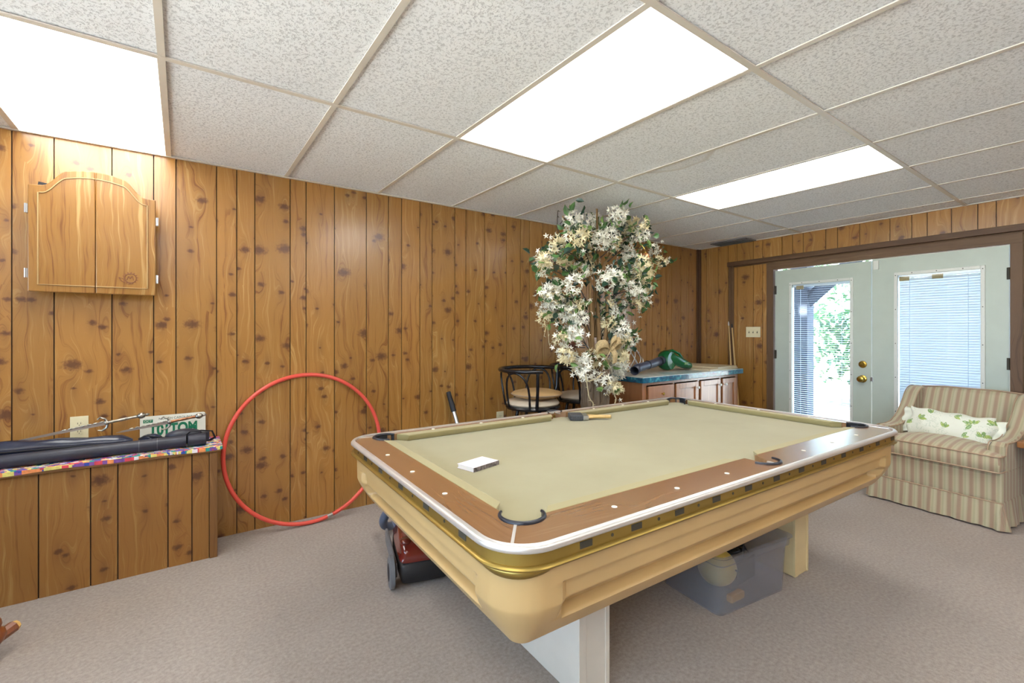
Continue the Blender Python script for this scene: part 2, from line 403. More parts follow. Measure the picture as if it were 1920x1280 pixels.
def text_mesh(name, body, size, mat, parent, loc, rot, depth=.0006, align='CENTER', bold=0.0):
    cu = bpy.data.curves.new(name, 'FONT'); cu.body = body; cu.size = size; cu.extrude = depth; cu.align_x = align; cu.offset = bold; cu.align_y = 'CENTER'
    to = bpy.data.objects.new(name, cu); sc.collection.objects.link(to)
    dg = bpy.context.evaluated_depsgraph_get(); me = bpy.data.meshes.new_from_object(to.evaluated_get(dg))
    bpy.data.objects.remove(to); me.name = name; me.materials.clear(); me.materials.append(M[mat])
    ob = bpy.data.objects.new(name, me); sc.collection.objects.link(ob); ob.parent = parent; ob.location = loc; ob.rotation_euler = rot
    return ob
# ------------------------------------------------------------------ the room
WY = 3.3036                                   # left wall plane
C0 = Vector((5.19, WY - .003)); BR = -R(92.73) # back wall: origin at the corner, local x along it to the right, local y out of the room
D = Vector((math.cos(BR), math.sin(BR))); NO = Vector((-math.sin(BR), math.cos(BR)))
CEIL = 2.2455
def bwp(s_, n_, z_=0.0):                       # point by the back wall: s along it, n into the room
    p = C0 + D * s_ - NO * n_; return (p.x, p.y, z_)
XL, YR = -2.6, -2.7                            # unseen near-left and right limits of the room
fl = MB(); fl.add([(XL - .1, YR - .1, 0), (5.5, YR - .1, 0), (5.5, WY + .1, 0), (XL - .1, WY + .1, 0), (XL - .1, YR - .1, -.1), (5.5, YR - .1, -.1), (5.5, WY + .1, -.1), (XL - .1, WY + .1, -.1)],
       [(0, 1, 2, 3), (4, 7, 6, 5), (0, 4, 5, 1), (1, 5, 6, 2), (2, 6, 7, 3), (3, 7, 4, 0)])
struct(fl.build('floor', 'carpet'))
def panel_wall(name, grooves, z0, z1, openings, loc, rotz, mat='pine', seed=1, th=.008):
    rnd = random.Random(seed); mb = MB(); g = .0026
    a, b = grooves[0], grooves[-1]
    # backing behind the boards, cut round openings
    def cuts(x0, x1):
        zs = [(z0, z1)]
        for (ox0, ox1, oz0, oz1) in openings:
            if x1 > ox0 + 1e-4 and x0 < ox1 - 1e-4:
                zs = [q for zz in zs for q in ((zz[0], min(zz[1], oz0)), (max(zz[0], oz1), zz[1])) if q[1] - q[0] > .005]
        return zs
    xs = sorted(set(list(grooves) + [o[0] for o in openings] + [o[1] for o in openings]))
    for x0, x1 in zip(xs, xs[1:]):
        for q in cuts(x0, x1): mb.box(x0, x1, .006, .09, q[0], q[1], mi=1)
    for i, (x0, x1) in enumerate(zip(grooves, grooves[1:])):
        off = (rnd.uniform(-20, 20), rnd.uniform(-20, 20)); tn = 1 + rnd.uniform(-.07, .06); tw = rnd.uniform(-.02, .02)
        e = [x0] + [o for op in openings for o in op[:2] if x0 < o < x1] + [x1]; e.sort()
        for k, (p, q) in enumerate(zip(e, e[1:])):
            pa = p + (g if k == 0 else 0); qa = q - (g if k == len(e) - 2 else 0)
            for zz in cuts(p, q): mb.box(pa, qa, 0, .007, zz[0], zz[1], uvo=off, tone=(tn + tw, tn, tn - tw, 1))
    return struct(mb.build(name, [mat, 'groove'], loc=loc, rot=(0, 0, rotz), recalc=False))
def rand_grooves(x, end, seed, step=1):
    rnd = random.Random(seed); out = []
    W_ = [.10, .15, .205, .10, .155, .18, .10, .22]
    while (x < end) if step > 0 else (x > end):
        x += step * rnd.choice(W_); out.append(x)
    return out
gl_ = [-.684, -.533, -.307, -.128, -.026, .172, .277, .375, .578, .675, .857, 1.078, 1.24, 1.343, 1.49, 1.593, 1.794, 1.896, 2.077, 2.3, 2.452, 2.553, 2.704, 2.862]
gl_ = sorted(rand_grooves(-.684, XL, 3, -1)) + gl_ + [x for x in rand_grooves(2.862, 5.05, 4) if x < 5.1] + [5.19]
gl_[0] = XL
panel_wall('wall_left', gl_, 0, CEIL + .02, [], (0, WY, 0), 0, seed=11)
gb = [0, .107, .262, .386, .496, .686, .788, .994, 1.099, 1.202, 1.407, 1.509, 1.69, 1.918, 2.07, 2.172, 2.324, 2.477, 2.579, 2.76]
gb += [x for x in rand_grooves(2.76, 5.7, 9) if x < 5.9] + [6.05]
DO0, DO1, DOZ = .905, 2.665, 1.905             # door opening
panel_wall('wall_back', gb, 0, CEIL + .02, [(DO0, DO1, 0, DOZ)], (C0.x, C0.y, 0), BR, seed=23)
panel_wall('wall_right', [XL] + [x for x in rand_grooves(XL, 5.2, 31) if x < 5.2][0:] + [5.3], 0, CEIL + .02, [], (0, YR, 0), 0, seed=31).rotation_euler = (0, 0, 0)
bpy.data.objects['wall_right'].scale = (1, -1, 1)
o = panel_wall('wall_near', [0] + [x for x in rand_grooves(0, 5.9, 41) if x < 5.95] + [6.0], 0, CEIL + .02, [(.3, 5.0, .55, 2.12)], (XL, YR, 0), R(90), seed=41)  # opening made for the added window that brightens the ceiling
wf = MB()
for y in (.3, 1.46, 2.62, 3.8, 4.96): wf.box(y, y + .04, -.01, .08, .55, 2.12)
wf.box(.3, 5.0, -.01, .08, .55, .59).box(.3, 5.0, -.01, .08, 2.08, 2.12)
w1_ = struct(wf.build('added_window_1', 'white_metal', loc=(XL, YR, 0), rot=(0, 0, R(90))))  # added window, unseen behind the camera, lets in daylight for the ceiling
MB().box(.34, 4.96, .04, .044, .59, 2.08).build('glass_pane', 'glass', w1_)
struct(MB().box(-30, XL - .15, -14, 16, -.12, -.06).build('bounce_ground', 'concrete'))  # added unseen ground, bounces sunlight in through the added window
# ceiling tiles and tee grid
KX = [-.0594 + .6096 * k for k in range(-5, 9)]; KX = [x for x in KX if x > XL] 
LY = [WY, 2.114, .8948, -.3244, -1.5436, -2.7]
lights = {(-1, 0): 'left', (2, 1): 'mid', (5, 1): 'far', (2, 3): 'b', (5, 3): 'c', (-1, 2): 'd', (-3, 3): 'e'}  # b to e are added, unseen panels that light the room
cm = MB(); edges = [XL - .05] + KX + [5.32]
rnd = random.Random(5)
for i in range(len(edges) - 1):
    x0, x1 = edges[i], edges[i + 1]; k = round((x0 + .0594) / .6096) if i else -99
    for j in range(len(LY) - 1):
        if (k, j) in lights: continue
        y1, y0 = LY[j], LY[j + 1]; dz = rnd.uniform(0, .0025)
        cm.box(x0 + .003, x1 - .003, y0 + .003, y1 - .003, CEIL + .004 + dz, CEIL + .02)
cm.box(XL - .1, 5.5, YR - .1, WY + .1, CEIL + .12, CEIL + .16, mi=1)
struct(cm.build('ceiling', ['tile', 'metal_tee']))
tm = MB()
for x in KX: tm.box(x - .0115, x + .0115, YR, WY - .004, CEIL - .0015, CEIL + .003)
for y in LY[1:-1]:
    tm.box(XL, 5.1, y - .0125, y + .0125, CEIL - .003, CEIL + .0025)
tm.box(XL, 5.19, WY - .02, WY + .003, CEIL - .004, CEIL + .003)
struct(tm.build('trim_1', 'metal_tee'))
tm = MB(); tm.box(0, 6.0, -.02, .004, CEIL - .004, CEIL + .003)
struct(tm.build('trim_2', 'metal_tee', loc=(C0.x, C0.y, 0), rot=(0, 0, BR)))
llab = {'left': 'glowing ceiling light panel above the cupboard hung on the left wall', 'mid': 'large glowing ceiling light panel above the pool table',
        'far': 'glowing ceiling light panel farthest back, nearest the glazed doors', 'b': 'added unseen ceiling light panel over the right side of the room', 'c': 'added unseen ceiling light panel over the armchair side',
        'd': 'added unseen ceiling light panel above the near end of the room', 'e': 'added unseen ceiling light panel in the near right corner'}
for (k, j), nm in lights.items():
    x0 = -.0594 + .6096 * k; y1, y0 = LY[j], LY[j + 1]; cx, cy = x0 + .3048, (y0 + y1) / 2; hy = (y1 - y0) / 2
    t_ = thing('ceiling_light', llab[nm], 'ceiling light', (cx, cy, CEIL), group='fluorescent ceiling panels')
    d_ = MB().box(-.29, .29, -hy + .014, hy - .014, .001, .006).build('diffuser', 'diff', t_)
    fm = MB()
    fm.box(-.303, -.291, -hy + .005, hy - .005, -.0008, .07).box(.291, .303, -hy + .005, hy - .005, -.0008, .07)
    fm.box(-.303, .303, -hy + .003, -hy + .014, -.0008, .07).box(-.303, .303, hy - .014, hy - .003, -.0008, .07)
    fm.box(-.303, .303, -hy + .003, hy - .003, .07, .08)
    fm.build('housing', 'metal_tee', t_)
# corner trim, back-wall trims, header, casing
cmb = MB(); cmb.box(-.005, .035, -.022, .001, 0, CEIL - .004); cmb.box(-.002, .02, -.05, -.02, 0, CEIL - .004)
struct(cmb.build('trim_3', 'trimwood', loc=(C0.x, C0.y, 0), rot=(0, 0, BR), bevel=.003))
tb = MB(); tb.box(.40, .43, -.014, .0, 0, 2.035).box(.43, .46, -.007, 0, 0, 1.985)
struct(tb.build('trim_4', 'casing', loc=(C0.x, C0.y, 0), rot=(0, 0, BR), bevel=.002))
tb = MB(); tb.box(.40, 2.95, -.045, 0, 1.987, 2.037).box(.46, 2.9, -.018, 0, 1.975, 1.987)
struct(tb.build('trim_5', 'trimwood', loc=(C0.x, C0.y, 0), rot=(0, 0, BR), bevel=.004, grain='x'))
tb = MB(); tb.box(.84, .912, -.020, .05, 0, 1.975).box(2.655, 2.722, -.020, .05, 0, 1.975)
struct(tb.build('trim_6', 'casing', loc=(C0.x, C0.y, 0), rot=(0, 0, BR), bevel=.003))
tb = MB(); tb.box(.84, 2.722, -.022, .05, 1.9, 1.976)
struct(tb.build('trim_7', 'casing', loc=(C0.x, C0.y, 0), rot=(0, 0, BR), bevel=.003, grain='x'))
tb = MB(); tb.box(2.745, 2.80, -.03, 0, 0, 1.985)
struct(tb.build('trim_8', 'trimwood', loc=(C0.x, C0.y, 0), rot=(0, 0, BR), bevel=.003))
# ------------------------------------------------------------------ the two glazed doors
def door(name, x0, x1, gx0, gx1, gtop, gbot, top, slat_ang, hinge_left):
    e = bpy.data.objects.new(name, None); sc.collection.objects.link(e); e.location = (C0.x, C0.y, 0); e.rotation_euler = (0, 0, BR); struct(e)
    y0, y1 = -.004, .04
    m_ = MB(); m_.box(x0, gx0, y0, y1, .02, top).box(gx1, x1, y0, y1, .02, top).box(gx0, gx1, y0, y1, gtop, top).box(gx0, gx1, y0, y1, .02, gbot)
    m_.build('door_slab', 'white_door', e)
    f = MB(); a = .026
    for (p, q, r_, s_) in ((gx0 - a, gx0, gbot - a, gtop + a), (gx1, gx1 + a, gbot - a, gtop + a), (gx0, gx1, gtop, gtop + a), (gx0, gx1, gbot - a, gbot)):
        f.box(p, q, y0 - .012, y0 + .001, r_, s_)
    fr_ = f.build('glazing_frame', 'white_metal', e, bevel=.004)
    sc_ = MB()
    for z in [gbot + i * (gtop - gbot) / 5 for i in range(6)]:
        for x in (gx0 - a * .5, gx1 + a * .5): sc_.lathe([(.004, -.0135), (.004, -.0118)], (x, y0, z), 8, axis='y')
    for x in (gx0 + .1, (gx0 + gx1) / 2, gx1 - .1): sc_.lathe([(.004, -.0135), (.004, -.0118)], (x, y0, gtop + a * .5), 8, axis='y')
    sc_.build('screws', 'dark_slot', fr_)
    MB().box(gx0, gx1, .004, .007, gbot, gtop).build('glass_pane', 'glass', e)
    bl = MB(); z = gtop - .04; ca, sa = math.cos(R(slat_ang)), math.sin(R(slat_ang)); hw = .0118
    while z > gbot + .01:
        yc = .018
        vs = [(gx0 + .006, yc - hw * ca, z - hw * sa), (gx1 - .006, yc - hw * ca, z - hw * sa), (gx1 - .006, yc, z + .0012), (gx0 + .006, yc, z + .0012),
              (gx0 + .006, yc + hw * ca, z + hw * sa), (gx1 - .006, yc + hw * ca, z + hw * sa)]
        bl.add(vs, [(0, 1, 2, 3), (3, 2, 5, 4)]); z -= .021
    b_ = bl.build('blind', 'slat', e, recalc=False)
    hr = MB().box(gx0 + .004, gx1 - .004, .01, .028, gtop - .026, gtop - .002); 
    hr.build('blind_headrail', 'slat', b_)
    for x in ((gx0 + .07,) if hinge_left else (gx0 + .04, (gx0 + gx1) / 2)): MB().box(x - .035, x + .035, .008, .010, gtop - .05, gtop - .012).build('headrail_clip', 'burlap', b_)
    cd = MB()
    for x in (gx0 + .075, gx1 - .075): cd.tube([(x, .012, gtop - .03), (x, .012, gbot + .01)], .0018, 5)
    cd.build('ladder_cords', 'slat', b_)
    hx = x0 + .002 if hinge_left else x1 - .002
    for z in (.25, 1.0, 1.68):
        MB().lathe([(.006, z - .045), (.006, z + .045)], (hx, y0 - .006, 0), 10).box(hx - .012, hx + .012, y0 - .002, y0, z - .045, z + .045).build('hinge', 'dark_slot', e)
    return e
d1 = door('door_1', .925, 1.779, 1.095, 1.615, 1.722, .25, 1.885, 8, True)
k_ = MB(); k_.lathe([(.034, 0), (.034, -.006), (.028, -.010), (.014, -.012), (.013, -.030), (.024, -.038), (.029, -.050), (.026, -.062), (.010, -.066)], (1.715, -.004, .807), 24, axis='y')
k_.build('door_knob', 'brass', d1, smooth=40)
k_ = MB(); k_.lathe([(.033, 0), (.031, -.008), (.020, -.014), (.018, -.020), (.001, -.021)], (1.715, -.004, .94), 24, axis='y'); k_.build('deadbolt', 'brass', d1, smooth=40)
d2 = door('door_2', 1.787, 2.649, 1.975, 2.495, 1.732, .25, 1.893, 73, False)
MB().box(1.80, 1.84, -.018, -.004, 1.80, 1.88).build('top_bolt', 'white_metal', d2, bevel=.002)
MB().box(1.775, 1.795, -.016, -.004, .79, .83).build('latch_plate', 'steel', d2, bevel=.002)
MB().box(.905, 2.665, -.012, .09, 0, .018).build('door_sill', 'steel', d2)
# ------------------------------------------------------------------ outside the doors
g_ = MB().box(5.35, 30, -14, 16, -.12, -.06); struct(g_.build('patio_ground', 'patio'))
pt = thing('deck_post', 'dark timber post with a diagonal brace standing outside the left glazed door', 'post', (5.98, 2.46, -.06))
MB().box(-.09, .09, -.09, .09, 0, 2.495).build('post', 'deckwood', pt)
MB().tube([(0, -.02, 1.62), (0, -.88, 2.42)], .075, 4).build('brace', 'deckwood', pt)
dk = thing('deck', 'timber deck overhead outside the glazed doors', 'deck', (5.4, 0, 2.56))
MB().box(0, 1.2, -6, 6, .2, .24).build('deck_boards', 'deckwood', dk, grain='y')
jm = MB()
for i in range(24): jm.box(0, 1.2, -5.9 + i * .5, -5.86 + i * .5, .02, .2)
jm.build('joists', 'deckwood', dk, grain='x')
MB().box(.5, .66, -6, 6, -.12, .02).build('beam', 'deckwood', dk, grain='y')
def leaf(mb, p, d, up, L, W, mi=0, fold=.25):
    d = Vector(d).normalized(); up = Vector(up); s = d.cross(up)
    if s.length < 1e-4: s = d.orthogonal()
    s.normalize(); n = s.cross(d); p = Vector(p)
    vs = [p, p + d * L * .3 + s * W * .45 + n * W * fold, p + d * L * .65 + s * W * .38 + n * W * fold, p + d * L - n * L * .06, p + d * L * .65 - s * W * .38 + n * W * fold, p + d * L * .3 - s * W * .45 + n * W * fold, p + d * L * .5]
    mb.add(vs, [(0, 1, 2, 6), (6, 2, 3), (0, 6, 4, 5), (6, 3, 4)], mi)
def rdir(rnd):
    while 1:
        v = Vector((rnd.uniform(-1, 1), rnd.uniform(-1, 1), rnd.uniform(-1, 1)))
        if .1 < v.length < 1: return v.normalized()
def garden_tree(x, y, h, r, n, label, seed):
    rnd = random.Random(seed); t_ = thing('garden_tree', label, 'tree', (x, y, -.06), group='trees in the garden outside')
    MB().tube([(0, 0, 0), (.05, .03, h * .4), (0, .05, h * .8)], [.12, .09, .04], 8).build('trunk', 'treetrunk', t_)
    mb = MB()
    blobs = [(rdir(rnd) * r * .55 + Vector((0, 0, h * .62)), r * rnd.uniform(.4, .7)) for _ in range(9)]
    for i in range(n):
        c, rr = rnd.choice(blobs); q = c + rdir(rnd) * rr * rnd.uniform(.5, 1)
        q.z = max(q.z, .1)
        leaf(mb, q, rdir(rnd), (0, 0, 1), .16, .10)
    mb.build('foliage', 'treeleaf', t_, recalc=False)
garden_tree(9.6, 3.0, 2.0, .8, 700, 'light green bush low in the left door glass', 1)
garden_tree(12.0, 2.6, 4.4, 1.5, 1800, 'tall pale tree behind the bush in the left door glass', 2)
garden_tree(18.5, 8.0, 7, 2.6, 2600, 'big tree behind the timber post', 3)
garden_tree(19.0, 1.6, 8, 2.8, 2600, 'distant tree right of the tall pale tree', 4)
garden_tree(15.5, -5.0, 6, 2.6, 2000, 'distant tree beyond the right door', 5)
# ------------------------------------------------------------------ low panelled ledge, left
lg = thing('panelled_ledge', 'low boxed ledge of knotty pine panelling along the foot of the left wall', 'ledge', (-1.2, 3.04, 0))
pm = panel_wall('front_panel', [XL + .004 + 1.2 - .0, -1.2 + 1.2] + [x + 1.2 for x in (-1.0, -.9, -.72, -.543, -.362, -.26, -.058, .046, .125)], 0, .584, [], (0, 0, 0), 0, mat='ledge_pine', seed=77)
pm.parent = lg; del pm['kind']
MB().box(1.325, 1.362, -.012, WY - 3.04 - .001, 0, .584).build('corner_post', 'ledgetrim', lg, bevel=.003)
MB().box(-1.39, 1.378, -.022, WY - 3.04 - .001, .584, .61).build('top_board', 'ledgetrim', lg, bevel=.003, grain='x')
# printed cloth on it
rnd = random.Random(12); mb = MB(); NX, NY_ = 460, 36
pts = [(rnd.uniform(-2.59, .2), rnd.uniform(2.99, 3.3), rnd.randrange(7)) for _ in range(3600)]
from mathutils import kdtree
kd = kdtree.KDTree(len(pts)); [kd.insert((p[0], p[1] * 1.3, 0), i) for i, p in enumerate(pts)]; kd.balance()
def clz(i, j):
    x = -2.59 + 2.775 * i / NX; yy = j / NY_
    if yy < .12: return (x, 3.0155 - .0015 * math.sin(x * 23), .613 - (.12 - yy) / .12 * (.017 + .003 * math.sin(x * 17)))
    return (x, 3.0155 + (yy - .12) / .88 * .285, .6135 + .0008 * math.sin(x * 31 + yy * 9))
vs = [clz(i, j) for i in range(NX + 1) for j in range(NY_ + 1)]
for i in range(NX):
    for j in range(NY_):
        a = i * (NY_ + 1) + j; c = vs[a]; w_ = kd.find((c[0], (c[1] - (.02 if j < 4 else 0) + j * .001) * 1.3, 0))
        mb.f.append((a, a + NY_ + 1, a + NY_ + 2, a + 1)); mb.m.append(pts[w_[1]][2])
mb.v = vs
cl_ = mb.build('printed_cloth', ['f0', 'f1', 'f2', 'f3', 'f4', 'f5', 'f6'], loc=(0, 0, 0), recalc=False)
so = cl_.modifiers.new('solid', 'SOLIDIFY'); so.thickness = .0012; so.offset = 1
tag(cl_, 'multicoloured printed cloth runner spread over the panelled ledge', 'tablecloth')
# long black hard cue case
def tube_x(mb, x0, x1, r0, r1, y, z0, z1, n=20, mi=0):
    return mb.tube([(x0, y, z0), (x1, y, z1)], [r0, r1], n, mi=mi)
ZC = .6155
cc = thing('cue_case', 'long hard black tube case lying at the front edge of the ledge', 'case', (-.35, 3.092, ZC))
mb = MB(); tube_x(mb, -1.1, .37, .031, .031, 0, .032, .032); mb.build('tube', 'leather', cc, smooth=50)
mb = MB(); tube_x(mb, .378, .462, .032, .032, 0, .0325, .0325); mb.build('end_cap', 'leather', cc, smooth=50, bevel=.004)
for x, w_, r_ in ((.17, .002, .0316), (.245, .002, .0316), (-.38, .05, .0318)):
    mb = MB(); tube_x(mb, x, x + w_, r_, r_, 0, .032, .032); mb.build('band', 'vac_grey', cc, smooth=50)
MB().tube([(.37, .02, .06), (.39, .01, .080), (.44, .0, .082), (.49, .015, .07), (.505, .03, .03), (.48, .05, .012)], .007, 8, flat=.5).build('strap', 'blackmatte', cc)
sf = thing('soft_cue_case', 'shiny soft black vinyl case lying behind the hard tube case', 'case', (-.44, 3.170, ZC))
rings = []
for i in range(25):
    q = i / 24; x = -.31 + .54 * q; hh = .045 * (1 - .25 * q) * min(1, (q * 8 + .4)) * min(1, ((1 - q) * 9 + .35)); ww = .036 * min(1, ((1 - q) * 8 + .4))
    rings.append([(x, ww * math.cos(a), .050 + .020 * (1 - q) + hh * math.sin(a) * (1 + .08 * math.sin(q * 19 + a * 3))) for a in [2 * math.pi * j / 16 for j in range(16)]])
mb = MB(); mb.loft(rings); mb.build('body', 'softleather', sf, smooth=60)
MB().tube([(-.3, -.036, .068), (-.1, -.038, .062), (.08, -.036, .056), (.2, -.03, .05)], .004, 6).build('zip', 'blackmatte', sf)
MB().tube([(-.31, .0, .03), (-.37, .0, .018), (-.5, .01, .012), (-.7, .0, .012)], .011, 8, flat=.4).build('strap', 'blackmatte', sf)
p2 = thing('black_pouch', 'small black vinyl pouch at the right end of the soft case', 'pouch', (-.135, 3.172, ZC))
mb = MB(); mb.ell((0, 0, .040), .055, .034, .038); mb.build('body', 'softleather', p2, smooth=60)
MB().tube([(-.05, -.02, .06), (-.02, -.035, .075), (.03, -.03, .06), (.07, -.02, .05)], .004, 6).build('flap_edge', 'blackmatte', p2)
p3 = thing('black_sunglass_case', 'flat grey-black case lying on the tube case beside the plate', 'case', (.01, 3.172, ZC))
mb = MB(); mb.ell((0, 0, .055), .085, .040, .032); mb.box(-.05, .12, .0, .05, .0, .055); mb.build('shell', 'leather', p3, smooth=60)
# ornate dagger and sword
def blade_thing(name, label, loc, rz, tilt, L, grip, gripmat):
    t_ = thing(name, label, 'sword', loc, rz); t_.rotation_euler = (0, -tilt, rz)
    mb = MB(); mb.prism([(0, -.010), (-L, -.0045), (-L - .03, 0), (-L, .0045), (0, .010)], -.002, .002, 'y'); mb.build('blade', 'steel', t_)
    mb = MB(); mb.lathe([(.006, 0), (.008, .01), (.007, .04), (.0085, grip * .5), (.007, grip - .02), (.009, grip)], n=12, axis='x'); mb.build('grip', gripmat, t_, smooth=40)
    mb = MB(); mb.lathe([(.006, grip), (.014, grip + .008), (.017, grip + .02), (.012, grip + .032), (.006, grip + .036), (.008, grip + .044), (.002, grip + .055)], n=14, axis='x'); mb.build('pommel', 'silver', t_, smooth=40)
    mb = MB(); mb.tube([(.004, 0, 0), (-.004, 0, .022), (-.022, 0, .034), (-.034, 0, .026)], [.006, .006, .005, .003], 8)
    mb.tube([(.004, 0, 0), (-.004, 0, -.024), (-.024, 0, -.036), (-.042, 0, -.030)], [.006, .006, .005, .003], 8)
    mb.ell((0, 0, 0), .012, .010, .014, 10, 6)
    for i in range(7): mb.ell((-.02 - i * .024, 0, .008 - i * .0004), .010, .004, .005, 8, 5)
    mb.build('guard', 'silver', t_, smooth=40); return t_
blade_thing('sword', 'slim silver sword with curled guard, its grip pointing up to the right', (-.318, 3.205, .768), 0, R(9), .32, .125, 'silver')
blade_thing('dagger', 'copper-gripped dagger resting in front of the licence plate', (-.055, 3.205, .742), 0, R(8), .20, .12, 'copper')
# licence plate leaning on the wall
lp = thing('licence_plate', 'white licence plate with green figures propped upside down against the wall', 'licence plate', (-.036, 3.285, .615), 0)
lp.rotation_euler = (R(-5), 0, 0)
mb = MB(); pl = arc((.140, .143), .012, 0, 90, 4) + arc((-.140, .143), .012, 90, 180, 4) + arc((-.140, .012), .012, 180, 270, 4) + arc((.140, .012), .012, 270, 360, 4)
mb.prism(pl, -.001, .001, 'y'); mb.build('plate', 'platewhite', lp)
text_mesh('figures', 'T01TOM', .082, 'plategreen', lp, (.0, -.0014, .072), (R(90), 0, 0), .0006, bold=.0035).scale = (.72, 1.0, 1)
MB().box(-.138, -.095, -.0016, -.0011, .118, .136).build('sticker', 'plategreen', lp)
text_mesh('sticker_letters', 'OCT', .016, 'platewhite', lp, (-.1165, -.0018, .127), (R(90), 0, 0), .0001)
text_mesh('small_letters', 'NORTH CAROLINA', .018, 'leafd', lp, (.01, -.0012, .135), (R(90), 0, 0), .0002)
# plates on the walls
def outlet(loc, rz, w_, h_, label, kind, dark=True):
    t_ = thing('wall_outlet' if kind == 'outlet' else 'light_switch', label, kind, loc, rz)
    MB().box(-w_ / 2, w_ / 2, -.005, 0, -h_ / 2, h_ / 2).build('plate', 'cream', t_, bevel=.0015)
    if kind == 'outlet':
        for z in (-.021, .021):
            mb = MB(); mb.lathe([(.016, -.0065), (.016, -.005)], (0, 0, z), 14, axis='y'); s_ = mb.build('socket', 'cream', t_)
            mb = MB(); mb.box(-.007, -.005, -.0072, -.0064, z - .004, z + .005).box(.005, .007, -.0072, -.0064, z - .004, z + .005).lathe([(.002, -.0072), (.002, -.0064)], (0, 0, z - .009), 8, axis='y'); mb.build('slots', 'dark_slot', s_)
    else:
        for x in (-.046, 0, .046):
            MB().box(x - .005, x + .005, -.0058, -.0048, -.012, .012).build('toggle_slot', 'dark_slot', t_)
            MB().box(x - .004, x + .004, -.014, -.005, .001, .010).build('toggle', 'cream', t_)
    return t_
outlet((-.437, WY, .742), 0, .072, .116, 'cream outlet plate on the left wall behind the sword', 'outlet')
outlet((2.232, WY, .497), 0, .072, .116, 'cream outlet plate low on the left wall beside the bar stool', 'outlet')
p_ = bwp(.684, 0); outlet((p_[0], p_[1], 1.235), BR, .162, .115, 'cream triple switch plate on the back wall beside the door', 'switch')
# ------------------------------------------------------------------ dart cabinet
dc = thing('dart_cabinet', 'closed wooden dartboard cabinet with arched double doors hung on the left wall', 'cupboard', (-.362, WY, 1.442))
# outline: local x -.25..0 (left door), z 0..top
def top_z(x):                                   # symmetric arched top
    a = abs(x) / .247
    if a > .80: return .526 - .004 * (1 - (1 - a) / .2)
    if a > .42:
        q = (.80 - a) / .38; q = q * q * (3 - 2 * q); return .526 + .086 * q
    return .612 + .016 * (1 - (a / .42) ** 2)
def outline(x0, x1, ins=0.0, n=24):
    xs = [x0 + (x1 - x0) * i / n for i in range(n + 1)]
    return [(x0, ins), (x1, ins)] + [(x, top_z(x) - ins) for x in xs[::-1]]
MB().box(-.222, .222, -.085, -.001, .02, .49).build('case', 'dartwood', dc)
MB().prism([(-.232, .50), (-.225, .56), (-.15, .55), (-.16, .50)], -.02, -.002, 'y').build('mount_plate', 'blackmatte', dc)
for sgn, x0, x1 in ((-1, -.247, -.0012), (1, .0012, .247)):
    mb = MB(); mb.prism(outline(x0, x1), -.106, -.088, 'y', uvo=(3.1 * sgn, 1.7)); dd = mb.build('door', 'dartwood', dc, bevel=.004)
    # routed groove framing the centre field: two thin ridges round a flat
    ins = .036; xa = x0 + (ins if sgn < 0 else 0); xb = x1 - (ins if sgn > 0 else 0)
    xs = [xa + (xb - xa) * i / 24 for i in range(25)]
    path = [(xa if sgn > 0 else xb, -.1062, ins)] + [(xb if sgn > 0 else xa, -.1062, ins)] + [(x, -.1062, top_z(x * 1.0) - ins * 1.05) for x in (xs[::-1] if sgn > 0 else xs)]
    MB().tube(path, .0055, 6, flat=.6).build('routed_edge', 'routed', dd, smooth=50)
    for z in (.09, .405):
        x = sgn * .2475; mb = MB(); mb.box(min(x, x + sgn * .010), max(x, x + sgn * .010), -.104, -.086, z - .022, z + .022); mb.lathe([(.004, z - .022), (.004, z + .022)], (x + sgn * .008, -.105, 0), 8)
        mb.build('hinge', 'steel', dd)
    if sgn > 0:                                 # burnt-in crest
        mb = MB()
        for k in range(14):
            a = k * math.pi * 2 / 14; mb.add([(.14 + .026 * math.cos(a), -.1064, .088 + .026 * math.sin(a)), (.14 + .036 * math.cos(a + .12), -.1064, .088 + .036 * math.sin(a + .12)), (.14 + .026 * math.cos(a + .3), -.1064, .088 + .026 * math.sin(a + .3))], [(0, 1, 2)])
        mb.tube(arc((0, 0), .024, 0, 360, 20, 0)[:-1], .0022, 5, closed=True, mi=0)
        st = 14 * 3; mb.xf(Matrix.Translation((.14, -.1062, .088)) @ Matrix.Rotation(R(90), 4, 'X'), st)
        for (a, b) in (((.125, .078), (.132, .098)), ((.132, .098), (.139, .084)), ((.139, .084), (.147, .1)), ((.147, .1), (.153, .078)), ((.118, .104), (.146, .112)), ((.092, .09), (.112, .082)), ((.092, .09), (.104, .07)), ((.104, .07), (.118, .066)), ((.128, .058), (.15, .058))):
            mb.tube([(a[0], -.1062, a[1]), (b[0], -.1062, b[1])], .0022, 5)
        mb.build('crest', plain('burnt_crest', (118, 74, 42), .5), dd)
# ------------------------------------------------------------------ hoop
hp = thing('hula_hoop', 'red plastic hoop leaning against the left wall between the ledge and the pool table', 'hoop', (.675, 3.235, .487))
hp.rotation_euler = (R(90 - 6.5), 0, 0)
RH = .474; cpath = [(RH * math.cos(a), RH * math.sin(a), 0) for a in [2 * math.pi * i / 96 for i in range(96)]]
MB().tube(cpath, .0125, 12, closed=True).build('ring', 'hoop', hp, smooth=60)
a0 = R(-75)
MB().tube([(RH * math.cos(a0 + i * .012), RH * math.sin(a0 + i * .012), 0) for i in range(-3, 4)], .0135, 14).build('joint_sleeve', 'steel', hp, smooth=60)
